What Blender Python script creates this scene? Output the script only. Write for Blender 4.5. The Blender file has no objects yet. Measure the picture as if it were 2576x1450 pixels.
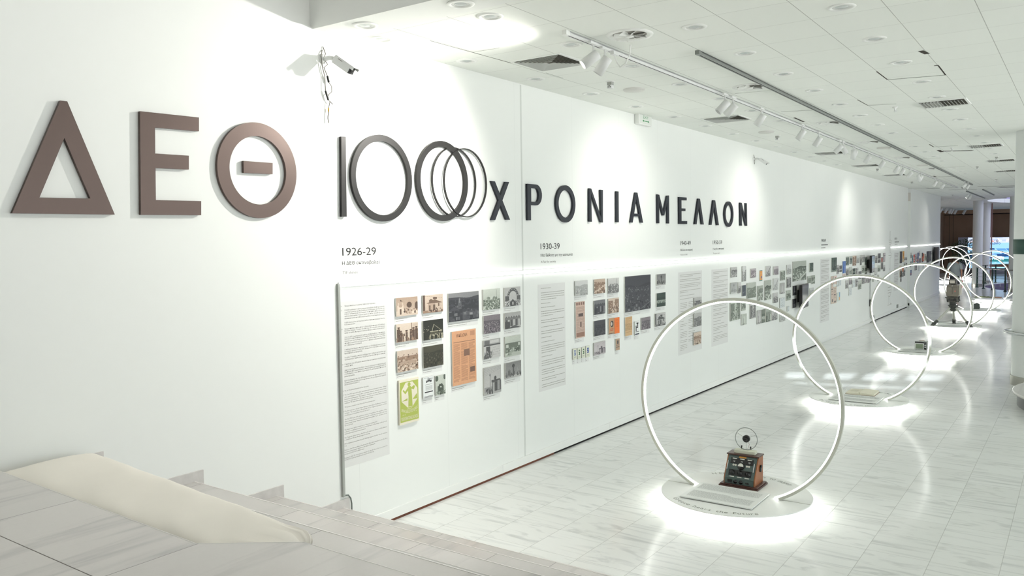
import bpy, bmesh, math, random
import numpy as np
from mathutils import Matrix, Vector

# ------------------------------------------------------------------ camera
W, H = 2576, 1450
FPX = 2036.5341
YAW, PIT, ROL = 0.615395003, 0.0567754513, -0.0132152136
CAM = np.array([5.15, 0.0, 2.54805])
CEIL = 4.30


def cam_axes():
    f = np.array([-math.sin(YAW), math.cos(YAW), 0.0])
    r = np.array([math.cos(YAW), math.sin(YAW), 0.0])
    u = np.array([0.0, 0.0, 1.0])
    f2 = math.cos(PIT) * f - math.sin(PIT) * u
    u2 = math.cos(PIT) * u + math.sin(PIT) * f
    r3 = math.cos(ROL) * r + math.sin(ROL) * u2
    u3 = math.cos(ROL) * u2 - math.sin(ROL) * r
    return np.array([r3, u3, f2])


AX = cam_axes()
scene = bpy.context.scene
COL = scene.collection
cd = bpy.data.cameras.new('camera')
cam = bpy.data.objects.new('camera', cd)
COL.objects.link(cam)
cd.sensor_fit = 'HORIZONTAL'
cd.sensor_width = 36.0
cd.lens = FPX / W * 36.0
cd.clip_start = 0.05
cd.clip_end = 300
M = Matrix.Identity(4)
for i in range(3):
    M[i][0], M[i][1], M[i][2], M[i][3] = AX[0][i], AX[1][i], -AX[2][i], CAM[i]
cam.matrix_world = M
scene.camera = cam

# ------------------------------------------------------------------ world, sun, exposure
scene.view_settings.view_transform = 'Standard'
scene.view_settings.look = 'None'
scene.view_settings.exposure = 0.55
scene.view_settings.gamma = 1.0
scene.view_settings.use_curve_mapping = False
world = bpy.data.worlds.new('sky')
scene.world = world
world.use_nodes = True
bg = world.node_tree.nodes['Background']
wnt = world.node_tree
wtc = wnt.nodes.new('ShaderNodeTexCoord')
wsp = wnt.nodes.new('ShaderNodeSeparateXYZ')
wnt.links.new(wtc.outputs['Generated'], wsp.inputs[0])
wrp = wnt.nodes.new('ShaderNodeValToRGB')          # pale sky; bright lower half added to light the ceiling from below
wrp.color_ramp.elements[0].position = 0.42
wrp.color_ramp.elements[0].color = (1.0, 0.99, 0.97, 1)
wrp.color_ramp.elements[1].position = 0.52
wrp.color_ramp.elements[1].color = (0.27, 0.295, 0.32, 1)
wma = wnt.nodes.new('ShaderNodeMath')
wma.operation = 'MULTIPLY_ADD'
wma.inputs[1].default_value = 0.5
wma.inputs[2].default_value = 0.5
wnt.links.new(wsp.outputs[2], wma.inputs[0])
wnt.links.new(wma.outputs[0], wrp.inputs[0])
wnt.links.new(wrp.outputs[0], bg.inputs[0])
bg.inputs[1].default_value = 4.7

sun_d = bpy.data.lights.new('sun', 'SUN')
sun_d.energy = 5.5
sun_d.angle = math.radians(0.25)
sun_d.color = (0.86, 0.93, 1.0)
sun_o = bpy.data.objects.new('sun', sun_d)
COL.objects.link(sun_o)
SUN_DIR = Vector((-0.19, 0.96, -0.34)).normalized()
sun_o.rotation_euler = SUN_DIR.to_track_quat('-Z', 'Y').to_euler()

# unseen fill lamp added over the stair hall (behind and above the view)
sk = bpy.data.lights.new('hall_fill_lamp', 'AREA')
sk.shape = 'RECTANGLE'
sk.size, sk.size_y = 9, 6
sk.energy = 90
sk.color = (1.0, 0.985, 0.96)
sko = bpy.data.objects.new('hall_fill_lamp', sk)
COL.objects.link(sko)
sko.location = (6.0, -0.5, 8.5)

# ------------------------------------------------------------------ pixel -> place helpers


def ray(u, v):
    return np.array([(u - W / 2) / FPX, -(v - H / 2) / FPX, 1.0]) @ AX


def PX(u, v, x=0.0):
    d = ray(u, v)
    return CAM + d * ((x - CAM[0]) / d[0])


def PY(u, v, y):
    d = ray(u, v)
    return CAM + d * ((y - CAM[1]) / d[1])


def PZ(u, v, z=0.0):
    d = ray(u, v)
    return CAM + d * ((z - CAM[2]) / d[2])


def wx(y):
    return 0.0 if y < 20 else -0.06 * min(1.0, (y - 20) / 10.0)


def PW(u, v, off=0.0):
    p = PX(u, v, off)
    if p[1] > 20:
        p = PX(u, v, wx(p[1]) + off)
    return p


# ------------------------------------------------------------------ materials
MATS = {}


def srgb(c):
    return tuple(((x / 255.0) / 12.92 if x / 255.0 <= 0.04045 else ((x / 255.0 + 0.055) / 1.055) ** 2.4) for x in c)


def mat(name, rgb=(200, 200, 200), rough=0.5, metal=0.0, emit=None, estr=0.0, bump=0.0, bscale=200, var=0.0, vscale=8, spec=0.5):
    if name in MATS:
        return MATS[name]
    m = bpy.data.materials.new(name)
    m.use_nodes = True
    nt = m.node_tree
    b = nt.nodes['Principled BSDF']
    c = srgb(rgb)
    b.inputs['Base Color'].default_value = (*c, 1)
    b.inputs['Roughness'].default_value = rough
    b.inputs['Metallic'].default_value = metal
    b.inputs['Specular IOR Level'].default_value = spec
    if emit is not None:
        b.inputs['Emission Color'].default_value = (*srgb(emit), 1)
        b.inputs['Emission Strength'].default_value = estr
    tc = nt.nodes.new('ShaderNodeTexCoord')
    if var > 0:
        n = nt.nodes.new('ShaderNodeTexNoise')
        n.inputs['Scale'].default_value = vscale
        n.inputs['Detail'].default_value = 4
        nt.links.new(tc.outputs['Object'], n.inputs['Vector'])
        r = nt.nodes.new('ShaderNodeMix')
        r.data_type = 'RGBA'
        r.inputs['A'].default_value = (*[max(0, x * (1 - var)) for x in c], 1)
        r.inputs['B'].default_value = (*[min(1, x * (1 + var)) for x in c], 1)
        nt.links.new(n.outputs['Fac'], r.inputs['Factor'])
        nt.links.new(r.outputs['Result'], b.inputs['Base Color'])
    if bump > 0:
        n2 = nt.nodes.new('ShaderNodeTexNoise')
        n2.inputs['Scale'].default_value = bscale
        bp = nt.nodes.new('ShaderNodeBump')
        bp.inputs['Strength'].default_value = bump
        bp.inputs['Distance'].default_value = 0.01
        nt.links.new(tc.outputs['Object'], n2.inputs['Vector'])
        nt.links.new(n2.outputs['Fac'], bp.inputs['Height'])
        nt.links.new(bp.outputs['Normal'], b.inputs['Normal'])
    MATS[name] = m
    return m


def nmath(nt, op, a=None, b=None, v0=None, v1=None):
    n = nt.nodes.new('ShaderNodeMath')
    n.operation = op
    if a is not None:
        nt.links.new(a, n.inputs[0])
    if b is not None:
        nt.links.new(b, n.inputs[1])
    if v0 is not None:
        n.inputs[0].default_value = v0
    if v1 is not None:
        n.inputs[1].default_value = v1
    return n.outputs[0]


def line_mask(nt, coord, period, origin, width):
    """1 on thin joints, 0 elsewhere, along one world coordinate"""
    a = nmath(nt, 'SUBTRACT', coord, v1=origin)
    a = nmath(nt, 'DIVIDE', a, v1=period)
    a = nmath(nt, 'FRACT', a)
    return nmath(nt, 'LESS_THAN', a, v1=width / period)


def mixc(nt, fac, a, b):
    n = nt.nodes.new('ShaderNodeMix')
    n.data_type = 'RGBA'
    nt.links.new(fac, n.inputs['Factor']) if not isinstance(fac, float) else None
    for s, v in (('A', a), ('B', b)):
        if isinstance(v, tuple):
            n.inputs[s].default_value = (*v, 1)
        else:
            nt.links.new(v, n.inputs[s])
    return n.outputs['Result']


def tiled_floor_material():
    m = bpy.data.materials.new('white_marble_floor_tiles')
    m.use_nodes = True
    nt = m.node_tree
    b = nt.nodes['Principled BSDF']
    geo = nt.nodes.new('ShaderNodeNewGeometry')
    sep = nt.nodes.new('ShaderNodeSeparateXYZ')
    nt.links.new(geo.outputs['Position'], sep.inputs[0])
    px, py = 0.4665, 0.4905
    x0, y0 = 0.479, 5.478
    lx = line_mask(nt, sep.outputs[0], px, x0, 0.005)
    ly = line_mask(nt, sep.outputs[1], py, y0, 0.004)
    ix = nmath(nt, 'FLOOR', nmath(nt, 'DIVIDE', nmath(nt, 'SUBTRACT', sep.outputs[0], v1=x0), v1=px))
    iy = nmath(nt, 'FLOOR', nmath(nt, 'DIVIDE', nmath(nt, 'SUBTRACT', sep.outputs[1], v1=y0), v1=py))
    par = nmath(nt, 'MODULO', nmath(nt, 'ABSOLUTE', nmath(nt, 'ADD', ix, iy)), v1=2.0)
    cmb = nt.nodes.new('ShaderNodeCombineXYZ')
    nt.links.new(ix, cmb.inputs[0])
    nt.links.new(iy, cmb.inputs[1])
    wn = nt.nodes.new('ShaderNodeTexWhiteNoise')
    nt.links.new(cmb.outputs[0], wn.inputs['Vector'])
    off = nt.nodes.new('ShaderNodeVectorMath')
    off.operation = 'SCALE'
    nt.links.new(wn.outputs['Color'], off.inputs[0])
    off.inputs['Scale'].default_value = 30
    add = nt.nodes.new('ShaderNodeVectorMath')
    nt.links.new(geo.outputs['Position'], add.inputs[0])
    nt.links.new(off.outputs[0], add.inputs[1])

    def veins(rot, scl, lo, hi, dist):
        mp = nt.nodes.new('ShaderNodeMapping')
        mp.inputs['Rotation'].default_value = (0, 0, rot)
        mp.inputs['Scale'].default_value = scl
        nt.links.new(add.outputs[0], mp.inputs['Vector'])
        n = nt.nodes.new('ShaderNodeTexNoise')
        n.inputs['Scale'].default_value = 1.0
        n.inputs['Detail'].default_value = 7
        n.inputs['Distortion'].default_value = dist
        nt.links.new(mp.outputs[0], n.inputs['Vector'])
        r = nt.nodes.new('ShaderNodeMapRange')
        r.inputs['From Min'].default_value = lo
        r.inputs['From Max'].default_value = hi
        nt.links.new(n.outputs['Fac'], r.inputs['Value'])
        return r.outputs[0]
    v1 = veins(0.06, (1.6, 22, 1), 0.50, 0.80, 0.4)
    v2 = veins(-0.55, (3.2, 10, 1), 0.52, 0.78, 1.2)
    vv = nt.nodes.new('ShaderNodeMix')
    nt.links.new(par, vv.inputs['Factor'])
    nt.links.new(v1, vv.inputs['A'])
    nt.links.new(v2, vv.inputs['B'])
    base = mixc(nt, vv.outputs['Result'], srgb((238, 240, 237)), srgb((196, 199, 198)))
    tint = nmath(nt, 'MULTIPLY', wn.outputs['Value'], v1=0.20)
    base = mixc(nt, tint, base, srgb((208, 209, 203)))
    lm = nmath(nt, 'MULTIPLY', nmath(nt, 'MAXIMUM', lx, ly), v1=0.5)
    base = mixc(nt, lm, base, srgb((150, 150, 146)))
    nt.links.new(base, b.inputs['Base Color'])
    b.inputs['Roughness'].default_value = 0.16
    b.inputs['Specular IOR Level'].default_value = 0.55
    return m


def marble_step_material():
    m = bpy.data.materials.new('grey_streaked_marble')
    m.use_nodes = True
    nt = m.node_tree
    b = nt.nodes['Principled BSDF']
    geo = nt.nodes.new('ShaderNodeNewGeometry')
    sep = nt.nodes.new('ShaderNodeSeparateXYZ')
    nt.links.new(geo.outputs['Position'], sep.inputs[0])
    inf = nt.nodes.new('ShaderNodeObjectInfo')
    slab = nmath(nt, 'FLOOR', nmath(nt, 'DIVIDE', nmath(nt, 'SUBTRACT', sep.outputs[0], v1=0.10), v1=1.03))
    wn = nt.nodes.new('ShaderNodeTexWhiteNoise')
    cm = nt.nodes.new('ShaderNodeCombineXYZ')
    nt.links.new(slab, cm.inputs[0])
    nt.links.new(nmath(nt, 'MULTIPLY', inf.outputs['Random'], v1=37.0), cm.inputs[1])
    nt.links.new(cm.outputs[0], wn.inputs['Vector'])
    off = nt.nodes.new('ShaderNodeVectorMath')
    off.operation = 'SCALE'
    off.inputs['Scale'].default_value = 25
    nt.links.new(wn.outputs['Color'], off.inputs[0])
    add = nt.nodes.new('ShaderNodeVectorMath')
    nt.links.new(geo.outputs['Position'], add.inputs[0])
    nt.links.new(off.outputs[0], add.inputs[1])

    def streak(rot, scl, lo, hi):
        mp = nt.nodes.new('ShaderNodeMapping')
        mp.inputs['Rotation'].default_value = (0, 0, rot)
        mp.inputs['Scale'].default_value = scl
        nt.links.new(add.outputs[0], mp.inputs['Vector'])
        n = nt.nodes.new('ShaderNodeTexNoise')
        n.inputs['Scale'].default_value = 1
        n.inputs['Detail'].default_value = 5
        n.inputs['Distortion'].default_value = 0.6
        nt.links.new(mp.outputs[0], n.inputs['Vector'])
        r = nt.nodes.new('ShaderNodeMapRange')
        r.interpolation_type = 'SMOOTHSTEP'
        r.inputs['From Min'].default_value = lo
        r.inputs['From Max'].default_value = hi
        nt.links.new(n.outputs['Fac'], r.inputs['Value'])
        return r.outputs[0]
    s1 = streak(-0.25, (8.5, 0.9, 0.5), 0.50, 0.86)
    s2 = streak(-0.25, (26, 1.6, 0.5), 0.64, 0.84)
    c = mixc(nt, s1, srgb((208, 204, 200)), srgb((164, 160, 161)))
    c = mixc(nt, nmath(nt, 'MULTIPLY', s2, v1=0.55), c, srgb((134, 132, 136)))
    c = mixc(nt, nmath(nt, 'MULTIPLY', wn.outputs['Value'], v1=0.42), c, srgb((176, 175, 172)))
    n2 = nt.nodes.new('ShaderNodeTexNoise')
    n2.inputs['Scale'].default_value = 60
    nt.links.new(geo.outputs['Position'], n2.inputs['Vector'])
    c = mixc(nt, nmath(nt, 'MULTIPLY', n2.outputs['Fac'], v1=0.12), c, srgb((170, 166, 164)))
    lx = line_mask(nt, sep.outputs[0], 1.03, 0.10, 0.004)
    c = mixc(nt, nmath(nt, 'MULTIPLY', lx, v1=0.75), c, srgb((105, 100, 98)))
    nt.links.new(c, b.inputs['Base Color'])
    b.inputs['Roughness'].default_value = 0.20
    return m


def ceiling_material():
    m = bpy.data.materials.new('white_ceiling_tiles')
    m.use_nodes = True
    nt = m.node_tree
    b = nt.nodes['Principled BSDF']
    geo = nt.nodes.new('ShaderNodeNewGeometry')
    sep = nt.nodes.new('ShaderNodeSeparateXYZ')
    nt.links.new(geo.outputs['Position'], sep.inputs[0])
    lx = line_mask(nt, sep.outputs[0], 0.5617, 1.070, 0.006)
    ly = line_mask(nt, sep.outputs[1], 0.6, 0.190, 0.005)
    beyond = nmath(nt, 'GREATER_THAN', sep.outputs[1], v1=4.93)
    cmb = nt.nodes.new('ShaderNodeCombineXYZ')
    ix = nmath(nt, 'FLOOR', nmath(nt, 'DIVIDE', nmath(nt, 'SUBTRACT', sep.outputs[0], v1=1.07), v1=0.5617))
    iy = nmath(nt, 'FLOOR', nmath(nt, 'DIVIDE', nmath(nt, 'SUBTRACT', sep.outputs[1], v1=0.19), v1=0.6))
    nt.links.new(ix, cmb.inputs[0])
    nt.links.new(iy, cmb.inputs[1])
    wn = nt.nodes.new('ShaderNodeTexWhiteNoise')
    nt.links.new(cmb.outputs[0], wn.inputs['Vector'])
    base = mixc(nt, nmath(nt, 'MULTIPLY', nmath(nt, 'MULTIPLY', wn.outputs['Value'], beyond), v1=0.35), srgb((244, 247, 241)), srgb((237, 240, 234)))
    lm = nmath(nt, 'MAXIMUM', nmath(nt, 'MULTIPLY', lx, v1=0.55), nmath(nt, 'MULTIPLY', ly, v1=0.35))
    lm = nmath(nt, 'MULTIPLY', lm, beyond)
    base = mixc(nt, lm, base, srgb((120, 118, 112)))
    nt.links.new(base, b.inputs['Base Color'])
    b.inputs['Roughness'].default_value = 0.8
    return m


def wall_material():
    m = bpy.data.materials.new('white_painted_boards')
    m.use_nodes = True
    nt = m.node_tree
    b = nt.nodes['Principled BSDF']
    geo = nt.nodes.new('ShaderNodeNewGeometry')
    sep = nt.nodes.new('ShaderNodeSeparateXYZ')
    nt.links.new(geo.outputs['Position'], sep.inputs[0])
    ly = line_mask(nt, sep.outputs[1], 1.22, 4.93, 0.004)
    ly = nmath(nt, 'MULTIPLY', ly, nmath(nt, 'GREATER_THAN', sep.outputs[1], v1=4.8))
    n = nt.nodes.new('ShaderNodeTexNoise')
    n.inputs['Scale'].default_value = 1.3
    n.inputs['Detail'].default_value = 5
    nt.links.new(geo.outputs['Position'], n.inputs['Vector'])
    base = mixc(nt, nmath(nt, 'MULTIPLY', n.outputs['Fac'], v1=0.35), srgb((240, 243, 239)), srgb((234, 237, 233)))
    base = mixc(nt, nmath(nt, 'MULTIPLY', ly, v1=0.22), base, srgb((190, 192, 188)))
    nt.links.new(base, b.inputs['Base Color'])
    b.inputs['Roughness'].default_value = 0.55
    b.inputs['Specular IOR Level'].default_value = 0.3
    return m


def attr_material():
    m = bpy.data.materials.new('printed_picture')
    m.use_nodes = True
    nt = m.node_tree
    b = nt.nodes['Principled BSDF']
    a = nt.nodes.new('ShaderNodeAttribute')
    a.attribute_name = 'Col'
    nt.links.new(a.outputs['Color'], b.inputs['Base Color'])
    b.inputs['Roughness'].default_value = 0.45
    b.inputs['Specular IOR Level'].default_value = 0.35
    return m


def screen_material():
    m = bpy.data.materials.new('lit_screen_picture')
    m.use_nodes = True
    nt = m.node_tree
    b = nt.nodes['Principled BSDF']
    a = nt.nodes.new('ShaderNodeAttribute')
    a.attribute_name = 'Col'
    b.inputs['Base Color'].default_value = (0.02, 0.02, 0.02, 1)
    nt.links.new(a.outputs['Color'], b.inputs['Emission Color'])
    b.inputs['Emission Strength'].default_value = 1.0
    return m


M_FLOOR = tiled_floor_material()
M_STEP = marble_step_material()
M_CEIL = ceiling_material()
M_WALL = wall_material()
M_PRINT = attr_material()
M_SCREEN = screen_material()
M_WHITE = mat('white_paint', (240, 242, 238), 0.5)
M_WHITEMETAL = mat('white_powder_coat', (225, 227, 225), 0.35)
M_DARK = mat('black_plastic', (22, 22, 23), 0.35)
M_VOID = mat('dark_void', (18, 16, 14), 0.9)
M_LED = mat('led_diffuser', (255, 255, 255), 0.4, emit=(255, 255, 250), estr=5.0)
M_LEDW = mat('wall_led_diffuser', (255, 255, 255), 0.4, emit=(255, 255, 252), estr=3.6)
M_LEDU = mat('under_disc_led', (255, 255, 255), 0.4, emit=(255, 255, 250), estr=34)
M_LAMP = mat('lit_lamp_lens', (255, 255, 255), 0.4, emit=(255, 250, 238), estr=8)
M_INK = mat('black_vinyl_ink', (40, 39, 38), 0.6)
M_INKG = mat('grey_vinyl_ink', (138, 136, 132), 0.6)
M_CAPTION = mat('caption_film', (229, 231, 228), 0.5)
M_FILM = mat('text_panel_film', (226, 227, 224), 0.5)
M_CHROME = mat('polished_metal', (190, 192, 192), 0.22, 1.0)
M_GREYM = mat('grey_metal', (138, 142, 138), 0.4, 0.6)

# ------------------------------------------------------------------ mesh helpers


def newobj(name, verts, faces, materials, parent=None, smooth=False, matidx=None):
    me = bpy.data.meshes.new(name)
    me.from_pydata([tuple(map(float, v)) for v in verts], [], faces)
    for m in (materials if isinstance(materials, (list, tuple)) else [materials]):
        me.materials.append(m)
    if matidx is not None:
        me.polygons.foreach_set('material_index', matidx)
    if smooth:
        me.polygons.foreach_set('use_smooth', [True] * len(me.polygons))
    me.update()
    o = bpy.data.objects.new(name, me)
    COL.objects.link(o)
    if parent is not None:
        o.parent = parent
    return o


class MB:
    """collects boxes, prisms, tubes and turned shapes into one mesh"""

    def __init__(self):
        self.v, self.f, self.s = [], [], []

    def add(self, vs, fs, smooth=False, mtx=None):
        n = len(self.v)
        if mtx is not None:
            vs = [tuple(mtx @ Vector(v)) for v in vs]
        self.v += [tuple(map(float, v)) for v in vs]
        self.f += [[i + n for i in f] for f in fs]
        self.s += [smooth] * len(fs)
        return self

    def box(self, x0, x1, y0, y1, z0, z1, mtx=None):
        x0, x1 = min(x0, x1), max(x0, x1)
        y0, y1 = min(y0, y1), max(y0, y1)
        z0, z1 = min(z0, z1), max(z0, z1)
        vs = [(x0, y0, z0), (x1, y0, z0), (x1, y1, z0), (x0, y1, z0), (x0, y0, z1), (x1, y0, z1), (x1, y1, z1), (x0, y1, z1)]
        return self.add(vs, [[0, 3, 2, 1], [4, 5, 6, 7], [0, 1, 5, 4], [1, 2, 6, 5], [2, 3, 7, 6], [3, 0, 4, 7]], mtx=mtx)

    def prism(self, poly, z0, z1, mtx=None):
        n = len(poly)
        a = sum(poly[i][0] * poly[(i + 1) % n][1] - poly[(i + 1) % n][0] * poly[i][1] for i in range(n))
        if a < 0:
            poly = poly[::-1]
        vs = [(p[0], p[1], z0) for p in poly] + [(p[0], p[1], z1) for p in poly]
        fs = [list(range(n))[::-1], list(range(n, 2 * n))] + [[i, (i + 1) % n, n + (i + 1) % n, n + i] for i in range(n)]
        return self.add(vs, fs, mtx=mtx)

    def tube(self, path, r, n=10, closed=False, caps=True):
        path = [Vector(p) for p in path]
        m = len(path)
        rs = r if isinstance(r, (list, tuple)) else [r] * m
        vs, fs = [], []
        up = Vector((0, 0, 1))
        t0 = (path[1] - path[0]).normalized()
        nn = t0.cross(up)
        if nn.length < 1e-3:
            nn = t0.cross(Vector((1, 0, 0)))
        nn.normalize()
        for i in range(m):
            a = path[(i - 1) % m] if (closed or i > 0) else path[i]
            b = path[(i + 1) % m] if (closed or i < m - 1) else path[i]
            t = (b - a)
            t = t.normalized() if t.length > 1e-9 else t0
            nn = (nn - t * nn.dot(t))
            if nn.length < 1e-6:
                nn = t.orthogonal()
            nn.normalize()
            bb = t.cross(nn)
            for k in range(n):
                th = 2 * math.pi * k / n
                vs.append(path[i] + (nn * math.cos(th) + bb * math.sin(th)) * rs[i])
        for i in range(m if closed else m - 1):
            j = (i + 1) % m
            for k in range(n):
                l = (k + 1) % n
                fs.append([i * n + k, i * n + l, j * n + l, j * n + k])
        self.add(vs, fs, smooth=True)
        if not closed and caps:
            self.add(vs[:n], [list(range(n))[::-1]])
            self.add(vs[-n:], [list(range(n))])
        return self

    def lathe(self, prof, n=32, mtx=None, smooth=True, cap0=True, cap1=True):
        """profile [(r,z)] turned about local z"""
        vs, fs = [], []
        for r, z in prof:
            for k in range(n):
                th = 2 * math.pi * k / n
                vs.append((r * math.cos(th), r * math.sin(th), z))
        for i in range(len(prof) - 1):
            for k in range(n):
                l = (k + 1) % n
                fs.append([i * n + k, i * n + l, (i + 1) * n + l, (i + 1) * n + k])
        self.add(vs, fs, smooth=smooth, mtx=mtx)
        if cap0:
            self.add(vs[:n], [list(range(n))[::-1]], mtx=mtx)
        if cap1:
            self.add(vs[-n:], [list(range(n))], mtx=mtx)
        return self

    def cyl(self, p0, p1, r, n=20):
        return self.tube([p0, p1], r, n)

    def sphere(self, c, r, n=12, sq=(1, 1, 1)):
        vs, fs = [], []
        for i in range(n + 1):
            ph = math.pi * i / n
            for k in range(2 * n):
                th = math.pi * k / n
                vs.append((c[0] + r * sq[0] * math.sin(ph) * math.cos(th), c[1] + r * sq[1] * math.sin(ph) * math.sin(th), c[2] - r * sq[2] * math.cos(ph)))
        for i in range(n):
            for k in range(2 * n):
                l = (k + 1) % (2 * n)
                fs.append([i * 2 * n + k, i * 2 * n + l, (i + 1) * 2 * n + l, (i + 1) * 2 * n + k])
        return self.add(vs, fs, smooth=True)

    def build(self, name, m, parent=None, bevel=0.0, shift=None):
        vs = self.v
        if shift is not None:
            vs = [(v[0] - shift[0], v[1] - shift[1], v[2] - shift[2]) for v in vs]
        o = newobj(name, vs, self.f, m, parent)
        o.data.polygons.foreach_set('use_smooth', self.s)
        if bevel > 0:
            md = o.modifiers.new('edge_round', 'BEVEL')
            md.width = bevel
            md.segments = 2
            md.limit_method = 'ANGLE'
        return o


def empty(name, loc, label=None, cat=None, group=None, rz=0.0):
    o = bpy.data.objects.new(name, None)
    o.location = tuple(map(float, loc))
    o.rotation_euler = (0, 0, rz)
    o.empty_display_size = 0.1
    COL.objects.link(o)
    if label:
        tag(o, label, cat, group)
    return o


def tag(o, label, cat, group=None):
    o['label'] = label
    o['category'] = cat
    if group:
        o['group'] = group
    return o


def struct(o):
    o['kind'] = 'structure'
    return o


def copy_tree(o, loc=None, parent=None):
    c = o.copy()
    COL.objects.link(c)
    if parent is not None:
        c.parent = parent
    if loc is not None:
        c.location = tuple(map(float, loc))
    for ch in list(o.children):
        copy_tree(ch, None, c)
    return c


# wall frame: local x -> world +y, local y -> world +z, local z -> world +x (out of the wall)
def wall_mtx(y, z, x=0.0):
    return Matrix(((0, 0, 1, x), (1, 0, 0, y), (0, 1, 0, z), (0, 0, 0, 1)))


def curve_mesh(cu, name):
    o = bpy.data.objects.new(name, cu)
    COL.objects.link(o)
    dg = bpy.context.evaluated_depsgraph_get()
    me = bpy.data.meshes.new_from_object(o.evaluated_get(dg))
    bpy.data.objects.remove(o)
    return me


def text_mesh(s, res=2, extrude=0.0, bold=0.0):
    cu = bpy.data.curves.new('lettering', 'FONT')
    cu.body = s
    cu.resolution_u = res
    cu.extrude = extrude
    cu.offset = bold
    me = curve_mesh(cu, 'lettering')
    n = len(me.vertices)
    co = np.zeros(n * 3)
    me.vertices.foreach_get('co', co)
    return me, co.reshape(-1, 3)


def text_arrays(s, res=2, bold=0.0):
    me, co = text_mesh(s, res, 0.0, bold)
    fs = [list(p.vertices) for p in me.polygons]
    bpy.data.meshes.remove(me)
    return co, fs


CAPH = None


def cap_height():
    global CAPH
    if CAPH is None:
        co, _ = text_arrays('H')
        CAPH = co[:, 1].max()
    return CAPH


def shape_mesh(polys, thick, name):
    """flat outline with holes -> extruded mesh, local z from 0 to thick"""
    cu = bpy.data.curves.new(name, 'CURVE')
    cu.dimensions = '2D'
    cu.fill_mode = 'BOTH'
    cu.extrude = thick / 2
    for p in polys:
        sp = cu.splines.new('POLY')
        sp.points.add(len(p) - 1)
        for q, (x, y) in zip(sp.points, p):
            q.co = (x, y, 0, 1)
        sp.use_cyclic_u = True
    me = curve_mesh(cu, name)
    for v in me.vertices:
        v.co.z += thick / 2
    me.name = name
    return me


def circle(cx, cy, r, n=96):
    return [(cx + r * math.cos(2 * math.pi * k / n), cy + r * math.sin(2 * math.pi * k / n)) for k in range(n)]
# ------------------------------------------------------------------ room shell
HOLE = (8.6, 47.75, 7.55)
me = shape_mesh([[(-13, -9), (18, -9), (18, 72), (-13, 72)], circle(*HOLE)], 0.2, 'floor')
me.materials.append(M_FLOOR)
fo = bpy.data.objects.new('floor', me)
COL.objects.link(fo)
fo.location = (0, 0, -0.2)
struct(fo)
me = shape_mesh([[(-13, 4.76), (18, 4.76), (18, 72), (-13, 72)], circle(HOLE[0], HOLE[1], HOLE[2] - 0.05)], 0.2, 'ceiling')
me.materials.append(M_CEIL)
co_ = bpy.data.objects.new('ceiling', me)
COL.objects.link(co_)
co_.location = (0, 0, CEIL)
struct(co_)

# long exhibition wall, very slightly out of line towards its far end
poly = [(-0.3, -9), (0, -9), (0, 20), (-0.06, 30), (-0.06, 32.1), (-0.15, 32.15), (-0.15, 32.6), (-0.3, 32.6)]
struct(MB().prism(poly, -0.1, 4.31).build('wall_left', M_WALL))
struct(MB().box(-0.35, -0.05, 32.6, 40.1, -0.1, CEIL).build('wall_left', M_WALL))
struct(MB().box(-0.35, -0.03, -9, 4.55, 4.31, 9.5).build('wall_left', M_WHITE))
struct(MB().box(-0.3, 18, 4.53, 4.76, CEIL - 0.006, 9.5).build('wall_fascia', M_WHITE))
# stair hall: roof, back wall and solid right wall, unseen, added to keep sky light out; beyond it a glazed front with posts
struct(MB().box(-0.35, 14.3, -9.3, 4.76, 9.3, 9.5).build('ceiling_hall', M_WHITE))
back = lambda x, y: (x - SUN_DIR.x / SUN_DIR.y * (y + 9.0), -SUN_DIR.z / SUN_DIR.y * (y + 9.0))
sun_openings = [[back(*q_) for q_ in qd] for qd in (  # unseen openings added, shaped to throw the sun patches on the floor
    ((1.22, 15.81), (1.73, 16.11), (1.76, 15.25), (1.35, 15.06)), ((1.87, 16.16), (2.40, 16.48), (2.44, 15.56), (1.95, 15.32)),
    ((0.56, 15.57), (0.96, 15.79), (1.08, 14.99), (0.76, 14.81)), ((1.04, 14.36), (3.20, 14.90), (3.20, 15.12), (1.04, 14.56)), ((2.56, 16.5), (3.1, 16.8), (3.12, 15.9), (2.6, 15.62)))]
me = shape_mesh([[(-0.35, 0), (14.3, 0), (14.3, 9.4), (-0.35, 9.4)]] + sun_openings, 0.06, 'wall_rear')
me.materials.append(M_WHITE)
wr_ = bpy.data.objects.new('wall_rear', me)
COL.objects.link(wr_)
wr_.matrix_world = Matrix(((1, 0, 0, 0), (0, 0, -1, -9.0), (0, 1, 0, 0), (0, 0, 0, 1)))
struct(wr_)
struct(MB().box(14.0, 14.3, -9.3, -1.0, -0.1, 9.4).box(14.0, 14.3, -1.0, 4.76, CEIL, 9.4).box(14.0, 14.3, 29.0, 64.3, -0.1, CEIL).build('wall_right', M_WHITE))
fw = MB()
for yy_ in np.arange(-1.0, 29.1, 2.0):
    fw.box(14.0, 14.12, yy_ - 0.04, yy_ + 0.04, 0, CEIL)
for zz_ in (0.05, 1.1, 2.9, 4.25):
    fw.box(14.0, 14.12, -1.0, 29.0, zz_ - 0.04, zz_ + 0.04)
struct(fw.build('window_1', M_WHITEMETAL))
# flush band of plaster along the ceiling edge
struct(MB().box(0.0, 18, 4.76, 4.92, CEIL - 0.006, CEIL + 0.01).build('trim_1', M_WHITE))
# board joint cover
struct(MB().box(-0.01, 0.0012, 7.487, 7.513, 0.1, 4.29).build('trim_2', mat('joint_cover', (212, 216, 211), 0.6)))
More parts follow.
